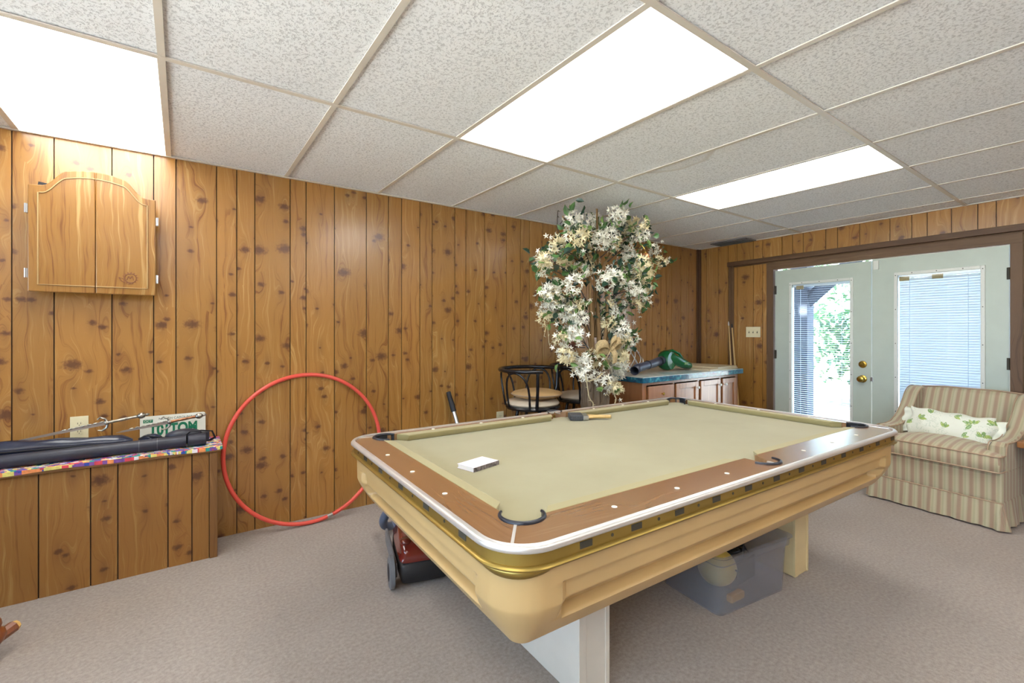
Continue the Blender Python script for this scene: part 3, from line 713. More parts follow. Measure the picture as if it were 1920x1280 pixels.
# ------------------------------------------------------------------ pool table
TA = R(-1.9); PT = thing('pool_table', 'large pool table with khaki cloth, wood rails and moulded tan body', 'pool table', (1.836, 1.507, 0), TA)
HX, HY, RR = 1.222, .700, .13
ZR = .742; ZB = .713
def rrect(hx, hy, r, nc=14, m=90):
    out = []
    segs = [((-hx + r, -hy), (hx - r, -hy), (hx - r, -hy + r), -90), ((hx, -hy + r), (hx, hy - r), (hx - r, hy - r), 0), ((hx - r, hy), (-hx + r, hy), (-hx + r, hy - r), 90), ((-hx, hy - r), (-hx, -hy + r), (-hx + r, -hy + r), 180)]
    for (a, b, c, q) in segs:
        for i in range(m): out.append((a[0] + (b[0] - a[0]) * i / m, a[1] + (b[1] - a[1]) * i / m))
        for i in range(nc): an = R(q + 90 * i / nc); out.append((c[0] + r * math.cos(an), c[1] + r * math.sin(an)))
    return out
NCc, Mm = 14, 90; TOT = 4 * (NCc + Mm)
outer = rrect(HX, HY, RR, NCc, Mm)
# wood inner edges (near rail reads wider than the far one)
IX0, IX1, IY0, IY1 = -1.092, 1.160, -.545, .640
pk = [(-1.055, -.520, .062), (.04, -.60, .062), (1.115, -.515, .060), (1.115, .600, .060), (.037, .680, .052), (-1.058, .602, .060)]
inner = []
for i in range(4 * (Mm + NCc)):
    side, j = divmod(i, Mm + NCc)
    q = min(j / Mm, 1.0)
    a, b = [((IX0, IY0), (IX1, IY0)), ((IX1, IY0), (IX1, IY1)), ((IX1, IY1), (IX0, IY1)), ((IX0, IY1), (IX0, IY0))][side]
    p = Vector((a[0] + (b[0] - a[0]) * q, a[1] + (b[1] - a[1]) * q)); o_ = Vector(outer[i])
    d = (o_ - p); L_ = d.length; d.normalize(); s_ = 0
    for (cx, cy, cr) in pk:
        c = Vector((cx, cy))
        while (p + d * s_ - c).length < cr and s_ < L_ - .012: s_ += .002
    inner.append(tuple(p + d * s_))
half = NCc // 2
for side, nm in enumerate(('near', 'right', 'far', 'left')):
    mb = MB(); i0 = side * (Mm + NCc) - half; idx = [(i0 + k) % TOT for k in range(Mm + NCc + 1)]
    zt = [(inner[i], ZR - .002) for i in idx]
    vs = [(outer[i][0] * .997, outer[i][1] * .997, ZR - .001) for i in idx] + [(inner[i][0], inner[i][1], ZR) for i in idx] + [(inner[i][0], inner[i][1], ZB - .02) for i in idx] + [(outer[i][0] * .99, outer[i][1] * .99, ZB - .02) for i in idx]
    n = len(idx); fs = []
    for r_ in range(3): fs += [(r_ * n + k, r_ * n + k + 1, (r_ + 1) * n + k + 1, (r_ + 1) * n + k) for k in range(n - 1)]
    fs += [(k + 1, k, 3 * n + k, 3 * n + k + 1) for k in range(n - 1)]
    mb.add(vs, fs, uvo=(side * 1.7, side * 3.3)); rl = mb.build('rail', 'railwood', PT, grain='x' if side % 2 == 0 else 'y')
    dots = {0: [(x, -.620) for x in (-.80, -.515, -.235, .33, .60, .86)], 1: [(1.18, y) for y in (-.27, 0.03, .33)], 2: [(x, .648) for x in (-.80, -.515, -.235, .33, .60, .86)], 3: [(-1.160, y) for y in (-.25, .02, .29)]}[side]
    for (x, y) in dots: MB().lathe([(.0085, ZR), (.0085, ZR + .0012), (.001, ZR + .0014)], (x, y, 0), 12).build('rail_sight', 'petal', rl)
    # mitre strip at the corner in front of this rail
    if side in (0, 3, 2, 1):
        ic = (side * (Mm + NCc) + Mm + half) % TOT; a, b = inner[ic], outer[ic]
        dx, dy = b[0] - a[0], b[1] - a[1]; L_ = math.hypot(dx, dy); nx, ny = -dy / L_ * .004, dx / L_ * .004
        MB().add([(a[0] + nx, a[1] + ny, ZR + .001), (a[0] - nx, a[1] - ny, ZR + .001), (b[0] - nx, b[1] - ny, ZR + .001), (b[0] + nx, b[1] + ny, ZR + .001), (a[0] + nx, a[1] + ny, ZR - .01), (a[0] - nx, a[1] - ny, ZR - .01), (b[0] - nx, b[1] - ny, ZR - .01), (b[0] + nx, b[1] + ny, ZR - .01)],
                 [(0, 1, 2, 3), (0, 4, 5, 1), (1, 5, 6, 2), (2, 6, 7, 3), (3, 7, 4, 0), (4, 7, 6, 5)]).build('joint_strip', 'chrome', PT)
for sy in (-.665, .69): MB().box(.037, .043, min(sy, sy * .93), max(sy, sy * .93) , ZR - .005, ZR + .0012).build('joint_strip', 'chrome', PT)
def sweep(prof, closed_prof=True, r=RR, hx=HX, hy=HY, name='', mat='', parent=PT, **k):
    rings = []
    for (off, z) in prof: rings.append([(x, y, z) for x, y in rrect(hx + off, hy + off, max(.02, r + off), NCc, Mm)])
    mb = MB(); mb.loft(rings, closed_path=closed_prof, caps=False); return mb.build(name, mat, parent, **k)
sweep([(-.012, ZR - .006), (-.010, ZR + .0045), (.001, ZR + .004), (.008, ZR - .003), (.008, ZR - .012), (.002, ZR - .016), (-.006, ZR - .016)], name='edge_trim', mat='chrome', smooth=60)
bz = ZR - .016
sweep([(-.004, bz), (-.003, bz - .030), (.004, bz - .032), (.007, bz - .037), (.004, bz - .042), (-.004, bz - .044), (-.016, bz - .044), (-.016, bz)], name='gold_band', mat='goldband', smooth=45)
# corner aprons of the band
for (sx, sy) in ((-1, -1), (1, -1), (-1, 1), (1, 1)):
    mb = MB(); rings = []
    for lev in range(2):
        rg = []
        for i in range(17):
            q = i / 16; an = R(-12 + 114 * q); k = math.sin(math.pi * q)
            off = -.004 - .006 * lev; zz = bz - .043 - (.020 * k if lev else 0)
            x = HX - RR + (RR + off) * math.cos(an); y = HY - RR + (RR + off) * math.sin(an)
            rg.append((sx * x, sy * y, zz))
        rings.append(rg)
    mb.loft(rings, caps=False, closed_ring=False); ap = mb.build('corner_apron', 'goldband', PT, smooth=50)
    so = ap.modifiers.new('solid', 'SOLIDIFY'); so.thickness = .006; so.offset = 0
# clips and screws along the band
sm_ = MB()
def clip(x, y, nx):
    mb = MB(); a, b = (.021, .0085)
    if nx: mb.box(x - .0015, x + .0015, y - a, y + a, bz - .024, bz - .006)
    else: mb.box(x - a, x + a, y - .0015, y + .0015, bz - .024, bz - .006)
    mb.build('clip', 'dark_slot', PT, bevel=.001)
xs_ = [-.98 + i * .187 for i in range(12)]
for x in xs_:
    clip(x, -HY + .0035, 0); clip(x, HY - .0035, 0)
    if x < 1.0:
        for yy in (-HY + .004, HY - .004): sm_.lathe([(.005, yy - .0015), (.005, yy + .0015)], (x + .093, 0, bz - .015), 8, axis='y')
for y in (-.48, -.24, -.02, .2, .40): 
    clip(-HX + .0035, y, 1); clip(HX - .0035, y, 1)
    for xx in (-HX + .004, HX - .004): sm_.lathe([(.005, xx - .0015), (.005, xx + .0015)], (0, y + .11, bz - .015), 8, axis='x')
sm_.build('band_screws', 'dark_slot', PT)
# moulded body
ring0 = rrect(HX, HY, RR, NCc, Mm); NT_ = 84; zt0, zb0 = bz - .040, .455
def sst(a, b, x):
    x = max(0, min(1, (x - a) / (b - a))); return x * x * (3 - 2 * x)
rings = []
for r_ in range(NT_ + 1):
    t_ = r_ / NT_; z = zt0 + (zb0 - zt0) * t_
    base = .018 + .004 * t_ + .070 * max(0, (t_ - .48) / .52) ** 1.25
    step = .017 * sst(.25, .28, t_) + .026 * sst(.50, .57, t_) - .043 * sst(.68, .77, t_)
    rg = []
    for i in range(TOT):
        side, j = divmod(i, Mm + NCc)
        L_ = (HX if side % 2 == 0 else HY) - RR; s_ = (j / Mm * 2 - 1) * L_ if j < Mm else L_
        edge = (L_ - abs(s_)) if j < Mm else 0
        slant = .03 + .05 * t_
        msk = sst(slant, slant + .022, edge)
        ins = base + step * msk
        x, y = ring0[i]; hx2, hy2 = HX - ins, HY - ins; rad = max(.03, RR - ins)
        # inset point: move toward centre along the outward normal of the rounded rectangle
        if j < Mm: nx, ny = [(0, -1), (1, 0), (0, 1), (-1, 0)][side]
        else:
            cx = (HX - RR) * (1 if side in (0, 1) else -1); cy = (HY - RR) * (-1 if side in (0, 3) else 1)
            nx, ny = (x - cx) / RR, (y - cy) / RR
        rg.append((x - nx * ins, y - ny * ins, z))
    rings.append(rg)
mb = MB(); mb.loft(rings, caps=False)
last = rings[-1]; mb.loft([last, [(x * .985, y * .97, z + .012) for x, y, z in last]], caps=False)
bd = mb.build('body_shell', 'beige_plastic', PT, smooth=32)
MB().box(-1.1, 1.1, -.56, .56, .50, ZB - .03).build('slate_frame', 'leg_paint2', PT, grain='x')
# cloth bed
mb = MB(); mb.box(-1.15, 1.19, -.60, .66, ZB - .012, ZB); mb.build('playing_cloth', 'felt', PT)
# cushions
def cushion(a, b, back, nose, z1=ZR + .001):
    """a->b along the back edge; nose offset given as vector"""
    a, b = Vector(a), Vector(b); d = (b - a).normalized(); nv = Vector(nose); e = .045
    P = []
    for (t_, sg) in ((a, 1), (b, -1)):
        P.append([(t_, z1), (t_ + nv + d * e * sg * .8, z1), (t_ + nv + d * e * sg * 1.0, z1 - .006), (t_ + nv * .80 + d * e * sg * .8, ZB + .0), (t_, ZB)])
    mb = MB(); mb.loft([[(p[0].x, p[0].y, p[1]) for p in ring] for ring in P]); return mb.build('cushion', 'cushfelt', PT, bevel=.0025, smooth=40)
cushion((IX0 + .10, IY0), (-.03, IY0), 0, (0, .040)); cushion((.105, IY0), (IX1 - .10, IY0), 0, (0, .040))
cushion((-.03, IY1), (IX0 + .095, IY1), 0, (0, -.058)); cushion((IX1 - .11, IY1), (.10, IY1), 0, (0, -.058))
cushion((IX0, IY1 - .09), (IX0, IY0 + .10), 0, (.038, 0)); cushion((IX1, IY0 + .10), (IX1, IY1 - .10), 0, (-.050, 0))
# pockets: leather collar and liner
for (cx, cy, cr), (a0, a1) in zip(pk, ((128, 352), (185, 355), (190, 410), (-82, 142), (5, 175), (38, 262))):
    pts_ = arc((0, 0), cr, a0, a1, 26, 0)
    e_ = MB(); e_.tube([(x, y, ZR + .001) for x, y, z in pts_], [.0045 + .003 * math.sin(math.pi * i / 26) for i in range(27)], 8)
    po = e_.build('pocket', 'rubber', PT, loc=(cx, cy, 0), smooth=60)
    l_ = MB(); l_.loft([[(x * .985, y * .985, ZB + .0005) for x, y, z in pts_], [(x * .985, y * .985, ZR + .003) for x, y, z in pts_], [(x * 1.03, y * 1.03, ZR + .003) for x, y, z in pts_], [(x * 1.03, y * 1.03, ZB) for x, y, z in pts_]], caps=False, closed_ring=False)
    l_.build('pocket_liner', 'rubber', po, smooth=40)
# pedestal legs
for (x0, x1, y0, y1, mm) in ((1.10, 1.235, 1.13, 1.83, 'leg_paint'), (2.54, 2.672, 1.07, 1.77, 'leg_paint2')):
    c = Vector(((x0 + x1) / 2 - 1.836, (y0 + y1) / 2 - 1.507)); c = Matrix.Rotation(-TA, 2) @ c
    hx, hy = (x1 - x0) / 2, (y1 - y0) / 2
    lgp = MB().box(-hx, hx, -hy, hy, 0, .505).build('leg', mm, PT, loc=(c.x, c.y, 0), bevel=.003)
    MB().box(hx - .016, hx + .003, -hy - .003, -hy + .01, .0, .50).box(-hx - .003, -hx + .03, -hy - .002, -hy + .01, .0, .5).build('edge_strip', mm, lgp, bevel=.0015)
# things on the table
def on_table(x, y): 
    v = Matrix.Rotation(TA, 2) @ Vector((x, y)); return (v.x + 1.836, v.y + 1.507)
bk = thing('book', 'pale paperback book lying on the pool table cloth', 'book', (.957, 1.570, ZB + .0005), R(14))
MB().box(-.068, .066, -.044, .042, .0018, .0145).build('page_block', 'paper', bk)
cv = MB(); cv.box(-.070, .070, -.046, .046, 0, .0016).box(-.070, .070, -.046, .046, .0147, .0163); cv.build('cover', 'bookcover', bk)
MB().box(-.071, .071, -.0475, -.0455, 0, .0163).build('spine', 'spine', bk)
bx, by = 1.99, 2.02
br = thing('table_brush', 'black bristled brush with a light wooden handle lying on the cloth near the far rail', 'brush', (bx, by, ZB + .0005), R(-35))
MB().box(-.10, -.02, -.055, .055, .002, .034).build('bristles', 'bristle', br, bevel=.006)
MB().box(-.022, .012, -.052, .052, .004, .030).build('ferrule', 'steel', br, bevel=.004)
mb = MB(); mb.loft([[(x, w_ * math.cos(a), .017 + .011 * math.sin(a)) for a in [2 * math.pi * j / 12 for j in range(12)]] for x, w_ in ((.010, .045), (.035, .030), (.06, .017), (.11, .018), (.145, .015), (.155, .006))])
mb.build('handle', 'cue', br, smooth=60)
b2 = thing('rail_brush', 'grey handled brush lying behind the wooden handled brush', 'brush', (2.11, 2.135, ZB + .0005), R(-12))
mb = MB(); mb.loft([[(x, w_ * math.cos(a), .016 + .012 * math.sin(a)) for a in [2 * math.pi * j / 12 for j in range(12)]] for x, w_ in ((-.09, .012), (-.05, .02), (.0, .02), (.05, .016), (.085, .008))])
mb.build('handle', 'vac_grey', b2, smooth=60)
MB().box(-.14, -.085, -.022, .022, .002, .028).build('bristles', 'bristle', b2, bevel=.005)
# ------------------------------------------------------------------ base cabinet, worktop and what lies on it
bc = thing('base_cabinet', 'wooden base cabinet with one drawer and three panelled doors by the left wall', 'cabinet', (3.22, 2.60, 0))
W2 = 1.545
mb = MB(); mb.box(0, .018, 0, .60, .0, .80).box(W2 - .018, W2, 0, .60, 0, .80).box(.018, W2 - .018, .58, .60, 0, .80).box(.018, W2 - .018, .02, .58, .08, .10)
mb.build('carcass', 'cabwood', bc)
mb = MB()
stiles = [(.0, .055), (.43, .452), (.815, .845), (1.195, 1.225), (W2 - .05, W2)]
for a, b in stiles: mb.box(a, b, -.018, 0, .08, .80)
mb.box(.055, W2 - .05, -.0175, 0, .775, .80).box(.055, W2 - .05, -.0175, 0, .08, .11).box(.0, W2, .03, .05, 0, .08)
mb.build('face_frame', 'cabwood', bc)
def panel_door(x0, x1, z0, z1, knobx, name='door', drawer=False):
    mb = MB(); y0, y1 = -.036, -.019; s_ = .05
    if drawer: mb.box(x0, x1, y0, y1, z0, z1)
    else:
        mb.box(x0, x0 + s_, y0, y1, z0, z1).box(x1 - s_, x1, y0, y1, z0, z1).box(x0 + s_, x1 - s_, y0, y1, z1 - s_, z1).box(x0 + s_, x1 - s_, y0, y1, z0, z0 + s_)
        mb.box(x0 + s_, x1 - s_, y0 + .010, y1, z0 + s_, z1 - s_)
    d_ = mb.build(name, 'cabwood', bc, bevel=.002)
    kz = (z0 + z1) / 2 if drawer else z1 - .055
    k = MB(); k.lathe([(.006, y0), (.006, y0 - .012), (.013, y0 - .018), (.014, y0 - .024), (.008, y0 - .029)], (knobx, 0, kz), 14, axis='y'); k.build('knob', 'brass' if drawer else 'white_metal', d_, smooth=40)
panel_door(.062, .425, .62, .765, .243, 'drawer', True); panel_door(.062, .425, .43, .60, .243, 'drawer', True); panel_door(.062, .425, .12, .41, .243, 'drawer', True)
panel_door(.457, .808, .12, .765, .78); panel_door(.850, 1.190, .12, .765, 1.16); panel_door(1.230, W2 - .055, .12, .765, 1.262)
ct = thing('worktop', 'pale worktop with a glossy teal marbled edge on the base cabinet', 'worktop', (3.19, 2.55, .8005))
MB().box(0.002, 1.628, .002, .70, .045, .051).build('top_surface', 'wtop', ct)
MB().box(0, 1.63, 0, .702, 0, .0448).build('edge_slab', 'wedge', ct, bevel=.003, grain='x')
ZW = .8525
pb = thing('board_stack', 'flat pale boards lying on the right end of the worktop', 'board', (4.50, 2.86, ZW), R(4))
MB().box(-.30, .28, -.28, .25, 0, .014).build('board', 'boardwood', pb, grain='x'); MB().box(-.14, .27, -.275, .25, .0145, .030).build('board', 'boardwood', pb, grain='x')
bw_ = thing('leaf_blower', 'dark green electric leaf blower with a black tube lying on the worktop', 'leaf blower', (3.85, 2.80, ZW), R(8))
mb = MB(); mb.tube([(-.62, -.03, .045), (-.53, -.01, .062), (-.36, .01, .075), (-.2, .02, .088), (-.03, .03, .11)], [.040, .040, .036, .038, .042], 18, caps=False); bt = mb.build('tube', 'tube_black', bw_, smooth=50)
so = bt.modifiers.new('solid', 'SOLIDIFY'); so.thickness = .003
for x, z in ((-.33, .078), (-.10, .1)): MB().tube([(x, .014, z), (x + .012, .015, z + .001)], .0415, 18).build('tube_collar', 'blackmatte', bw_, smooth=50)
mb = MB(); mb.lathe([(.02, -.065), (.085, -.055), (.10, -.02), (.10, .02), (.085, .055), (.02, .065)], (.07, .03, .105), 24, axis='y'); mb.build('fan_housing', 'green', bw_, smooth=40)
mb = MB(); mb.tube([(.02, .03, .13), (.10, .0, .125), (.20, -.04, .085), (.28, -.06, .055), (.34, -.07, .042)], [.05, .058, .05, .045, .036], 16); mb.build('motor_body', 'green', bw_, smooth=50)
MB().tube([(.06, .03, .19), (.13, .0, .20), (.21, -.03, .165), (.25, -.05, .10)], .014, 10).build('handle', 'green', bw_, smooth=50)
MB().box(.20, .27, -.10, -.075, .06, .085).build('vent_cover', 'leaf2', bw_, bevel=.004)
jr = thing('glass_jar', 'round clear glass jar standing on the worktop behind the flowers', 'jar', (3.56, 2.98, ZW))
mb = MB(); mb.lathe([(.05, 0), (.085, .02), (.105, .08), (.10, .14), (.07, .19), (.045, .21), (.048, .23)], n=28); mb.build('bowl', 'jar', jr, smooth=50)
mb = MB()
for k in range(9):
    a = k * math.pi / 4.5; mb.tube([(.088 * math.cos(a + q * .5), .088 * math.sin(a + q * .5), .02 + .19 * q) if 0 else ((.05 + .057 * math.sin(math.pi * min(1, q * 1.1))) * math.cos(a + q), (.05 + .057 * math.sin(math.pi * min(1, q * 1.1))) * math.sin(a + q), .01 + .2 * q) for q in [i / 8 for i in range(9)]], .0035, 5)
mb.build('cut_ribs', 'white_metal', jr)
# cues leaning in the corner of the back wall
for (s0, s1, n1, zt, lab) in ((.405, .56, .14, 1.355, 'wooden cue leaning on the back wall with a white tip, left of the pair'), (.445, .64, .16, 1.33, 'wooden cue leaning on the back wall with a dark tip, right of the pair')):
    b = bwp(s1, n1); tp = bwp(s0, .022)
    q = thing('cue_stick', lab, 'cue', (b[0], b[1], 0), group='cues leaning on the back wall')
    dx, dy = tp[0] - b[0], tp[1] - b[1]; P = lambda f: (dx * f, dy * f, .004 + (zt - .004) * f)
    MB().tube([P(0), P(.45), P(.965)], [.0145, .011, .0068], 12).build('shaft', 'cue', q, smooth=50)
    MB().tube([P(.966), P(.985)], .0075, 12).build('ferrule', 'white_metal' if s0 < .42 else 'blackmatte', q, smooth=50)
    MB().tube([P(.9852), P(1)], [.0072, .004], 12).build('tip', 'white_metal' if s0 < .42 else 'blackmatte', q, smooth=50)
# ------------------------------------------------------------------ bar stools
def stool(loc, rz, label):
    t_ = thing('bar_stool', label, 'stool', loc, rz, 'bar stools by the left wall')
    HS = .655; r = .215
    mb = MB(); mb.lathe([(r - .03, HS - .03), (r, HS - .022), (r + .006, HS - .008), (r, HS + .004), (r - .03, HS + .004)], n=36); mb.build('seat_ring', 'black', t_, smooth=40)
    mb = MB(); mb.lathe([(r - .012, HS + .0045), (r - .002, HS + .018), (r - .012, HS + .038), (r - .06, HS + .050), (.02, HS + .054)], n=36); mb.build('seat', 'seatvinyl', t_, smooth=60)
    for a in (45, 135, 225, 315):
        c, s_ = math.cos(R(a)), math.sin(R(a)); MB().tube([(.13 * c, .13 * s_, HS - .03), (.17 * c, .17 * s_, .40), (.215 * c, .215 * s_, .0)], [.014, .012, .011], 10).build('leg', 'black', t_, smooth=50)
    MB().tube([(.185 * math.cos(q), .185 * math.sin(q), .26) for q in [2 * math.pi * i / 40 for i in range(40)]], .009, 8, closed=True).build('foot_ring', 'black', t_, smooth=50)
    MB().tube(arc((0, 0), .265, -38, 180 + 38, 40, HS + .285), .0155, 12, flat=1).build('back_rail', 'black', t_, smooth=50)
    for a in (-30, 210):
        c, s_ = math.cos(R(a)), math.sin(R(a)); MB().tube([(.262 * c, .262 * s_, HS + .28), (.255 * c, .255 * s_, HS + .14), (.215 * c, .215 * s_, HS - .01)], [.013, .012, .013], 10).build('arm_post', 'black', t_, smooth=50)
    for a in (10, 90, 170):
        P = []
        for i in range(17):
            q = i / 16; an = R(a + 26 * math.sin(math.pi * (q - .5)) * (1.0)); h = HS + .272 * math.sin(math.pi * q) ** .6; rr = r + .005 + .045 * math.sin(math.pi * q) ** .6
            P.append((rr * math.cos(an), rr * math.sin(an), h))
        MB().tube(P, .0085, 8).build('back_loop', 'black', t_, smooth=50)
    return t_
s1 = stool((2.30, 2.93, 0), R(30), 'black bar stool with a loose tan cushion on its seat')
s2 = stool((2.89, 2.99, 0), R(28), 'black bar stool half hidden behind the flowering tree trunk')
cu = thing('seat_cushion', 'loose round tan cushion lying on the bar stool seat', 'cushion', (2.325, 2.91, .7095), 0)
mb = MB(); mb.lathe([(.02, .002), (.13, .004), (.19, .022), (.205, .038), (.19, .052), (.12, .068), (.02, .074)], n=36); mb.build('pad', 'cushion', cu, smooth=60)
MB().tube([(.206 * math.cos(a), .206 * math.sin(a), .038) for a in [2 * math.pi * i / 40 for i in range(40)]], .004, 6, closed=True).build('piping', 'piping', cu, smooth=60)
# ------------------------------------------------------------------ flowering tree
FT = thing('flowering_tree', 'tall artificial tree with a bark stump, white blossoms and green leaves nearly touching the ceiling', 'artificial tree', (2.615, 2.55, 0))
rnd = random.Random(21)
def bark(t_):
    rings = []
    for i in range(26):
        z = i / 25 * .93; rg = []
        for j in range(64):
            a = 2 * math.pi * j / 64; rr = .118 - .028 * z / .93 + .012 * math.sin(a * 9 + z * 2) + .008 * math.sin(a * 23 + 3 * math.sin(z * 7)) + .004 * math.sin(z * 60 + a * 5) + (.03 * (1 - z / .15) if z < .15 else 0)
            rg.append((rr * math.cos(a), rr * math.sin(a), z + .01 * math.sin(a * 5)+.012))
        rings.append(rg)
    return rings
mb = MB(); mb.loft(bark(0)); mb.build('trunk', 'bark', FT, smooth=70)
MB().lathe([(.20, 0), (.20, .018), (.19, .024)], n=32).build('base_disc', 'bark', FT)
stems = [[(-.03, 0, .8), (-.06, -.03, 1.15), (-.10, -.05, 1.45), (-.07, 0, 1.75), (-.16, .02, 2.0)], [(.03, -.02, .8), (.0, -.04, 1.2), (.03, 0, 1.5), (.05, .02, 1.8), (.02, 0, 2.2)],
         [(0, .03, .85), (-.03, .0, 1.3), (.07, .04, 1.65), (.24, .03, 1.9), (.42, .0, 2.05)], [(-.02, -.03, .9), (-.12, -.02, 1.3), (-.26, .0, 1.6), (-.40, .02, 1.72), (-.5, 0, 1.6)],
         [(.02, -.03, .9), (.1, -.05, 1.25), (.25, -.04, 1.5), (.45, 0, 1.6), (.58, .02, 1.5)], [(0, -.05, .9), (.05, -.08, 1.4), (-.02, -.07, 1.7), (-.2, -.02, 1.95), (-.32, .02, 2.1)],
         [(0, 0, 1.2), (.12, .05, 1.6), (.3, .06, 1.75), (.5, .02, 1.85), (.72, 0, 1.88)]]
def smoothp(P, n=6):
    out = []; P = [Vector(p) for p in P]
    for i in range(len(P) - 1):
        a, b, c, d = P[max(i - 1, 0)], P[i], P[i + 1], P[min(i + 2, len(P) - 1)]
        for k in range(n):
            t_ = k / n; out.append(.5 * ((2 * b) + (c - a) * t_ + (2 * a - 5 * b + 4 * c - d) * t_ ** 2 + (3 * b - a - 3 * c + d) * t_ ** 3))
    out.append(P[-1]); return out
for i, st in enumerate(stems):
    p = smoothp(st); r0 = .020 if i < 3 else .014
    MB().tube([(q.x, q.y, q.z) for q in p], [r0 * (1 - .65 * k / len(p)) for k in range(len(p))], 8).build('branch', 'branch', FT, smooth=60)
# blossom clusters: a few shapes, many copies
def cluster_mesh(seed, mat, rad=.060, n=34, petal=.030):
    r_ = random.Random(seed); mb = MB()
    for _ in range(n):
        d = rdir(r_); c = Vector((d.x, d.y, d.z * 1.25)) * rad * r_.uniform(.45, 1.0)
        out = (d + rdir(r_) * .4).normalized(); s_ = out.orthogonal().normalized(); u = out.cross(s_)
        ph = r_.uniform(0, 6)
        for k in range(5):
            a = ph + k * 2 * math.pi / 5; pd = (s_ * math.cos(a) + u * math.sin(a)) + out * .55
            leaf(mb, c, pd, out, petal * r_.uniform(.8, 1.15), petal * .34, 0, .12)
    o_ = mb.build('flower_cluster', mat, FT, recalc=False); return o_
protos = [cluster_mesh(1, 'petal'), cluster_mesh(2, 'petal', .068, 38), cluster_mesh(3, 'petal2', .056, 30), cluster_mesh(4, 'petal', .052, 28), cluster_mesh(5, 'petal2', .062, 34)]
A_ = [(440,215),(670,240),(540,430),(430,430),(690,520),(830,480),(950,440),(600,660),(220,640),(340,770),(430,870),(60,840),(90,750),(560,920),(650,850),(720,800),(1040,170),(1120,110),(1090,240),(1340,300),(1260,400),(1380,420),(1180,440),(1550,620),(1600,780),(1200,670),(1170,780),(1270,830),(1320,900),(1390,860),(1110,930),(1010,1000),(1150,1000),(1200,1060),(1430,940),(1280,1150),(1400,1200),(1430,1100),(190,1160),(160,1240),(440,1090),(900,1020),(250,540),(1170,560),(1000,560)]
B_ = [(40,80),(100,140),(200,110),(210,200),(570,80),(610,140),(700,60),(900,60),(530,210),(560,270),(620,310),(700,330),(760,380),(650,400),(740,440),(600,430),(780,430),(700,500),(650,560),(720,600),(700,680),(660,740),(730,640),(170,370),(90,450),(230,400),(130,590),(120,620),(320,680),(290,760),(340,800),(430,740),(420,650),(500,750),(550,670),(490,850),(530,900),(560,950),(620,920),(680,970),(690,780),(460,910),(20,20)]
C_ = [(150, 640), (140, 690), (155, 590), (170, 550), (230, 620), (290, 670), (310, 640), (300, 610), (330, 700)]
pts2 = [(1010 + a / 7.11, 380 + b / 7.11) for a, b in A_] + [(1040 + a / 5.817, 560 + b / 5.817) for a, b in B_] + [(980 + a / 3.12, 370 + b / 3.12) for a, b in C_]
def tree_pt(u, v, y):                           # plan the crown on a plane through the trunk, then give it depth
    xr = (u - 960) / 867.25; a = math.atan(xr) + YAW; X_ = y * math.tan(a); dd = X_ * math.sin(YAW) + y * math.cos(YAW)
    return Vector((X_ - 2.615, y - 2.55, 1.25 - (v - 619.75) / 867.25 * dd))
cl_pts = []
for i, (u, v) in enumerate(pts2):
    wide = .22 if v < 560 else .12
    p = tree_pt(u, v, 2.55 + rnd.uniform(-wide, wide)); p.z = min(p.z, 2.165); cl_pts.append(p)
    if i >= 100: continue
    if i < 5: o_ = protos[i]
    else: o_ = protos[i % 5].copy(); sc.collection.objects.link(o_); o_.parent = FT
    o_.location = p; o_.rotation_euler = (rnd.uniform(0, 6), rnd.uniform(0, 6), rnd.uniform(0, 6)); q = rnd.uniform(.9, 1.25); o_.scale = (q, q, q)
for mi, (mt, n_) in enumerate((('leaf', 330), ('leafd', 240), ('leaf2', 190))):
    mb = MB()
    for _ in range(n_):
        c = rnd.choice(cl_pts[:62] if mi < 2 else cl_pts); p = c + rdir(rnd) * rnd.uniform(.05, .14); p.z = min(p.z, 2.17)
        if p.z < .95 and rnd.random() < .7: continue
        d = rdir(rnd); d.z -= .2; leaf(mb, p, d, rdir(rnd), rnd.uniform(.05, .085), rnd.uniform(.034, .05))
    mb.build('foliage', mt, FT, recalc=False)
mb = MB()
for _ in range(520):
    c = rnd.choice(cl_pts); p = c + rdir(rnd) * rnd.uniform(.03, .13); p.z = min(p.z, 2.18); ou = rdir(rnd); s_ = ou.orthogonal().normalized(); u_ = ou.cross(s_); ph = rnd.uniform(0, 6)
    for k in range(5):
        a = ph + k * 2 * math.pi / 5; leaf(mb, p, (s_ * math.cos(a) + u_ * math.sin(a)) + ou * .55, ou, .026, .009, 0, .12)
tag(mb.build('small_blossoms', 'petal', FT, recalc=False), kind='stuff')
# thin twigs tying clusters to the stems, hanging pale vines
mb = MB()
for p in cl_pts:
    b = Vector((p.x * .35, p.y * .3, p.z - .10 if p.z > 1.2 else p.z + .05)); m_ = (b + p) / 2 + Vector((rnd.uniform(-.03, .03), 0, rnd.uniform(0, .05)))
    mb.tube([b, m_, p], [.004, .003, .002], 5)
mb.build('twigs', 'darkvine', FT, smooth=60)
def vine(P, name='hanging_vine', mat='vine', r=.004):
    p = smoothp(P, 5); mb = MB(); mb.tube([tuple(q) for q in p], r, 6)
    for q in p[::2]:
        d = rdir(rnd); mb.tube([tuple(q), tuple(q + d * .018)], [.0035, .001], 5)
    mb.build(name, mat, FT, smooth=60)
def tp3(L_, y): return [tree_pt(u, v, y) for u, v in L_]
vine(tp3([(1098, 704), (1101, 722), (1105, 745), (1112, 756), (1110, 768)], 2.38)); vine(tp3([(1147, 722), (1151, 738), (1155, 748), (1152, 760), (1157, 770)], 2.40))
vine(tp3([(1100, 715), (1112, 712), (1122, 706), (1130, 700)], 2.38)); vine(tp3([(1073, 670), (1078, 688), (1086, 695)], 2.5, ), mat='vine')
vine(tp3([(1020, 630), (1026, 610), (1030, 645), (1038, 655)], 2.55), r=.002)
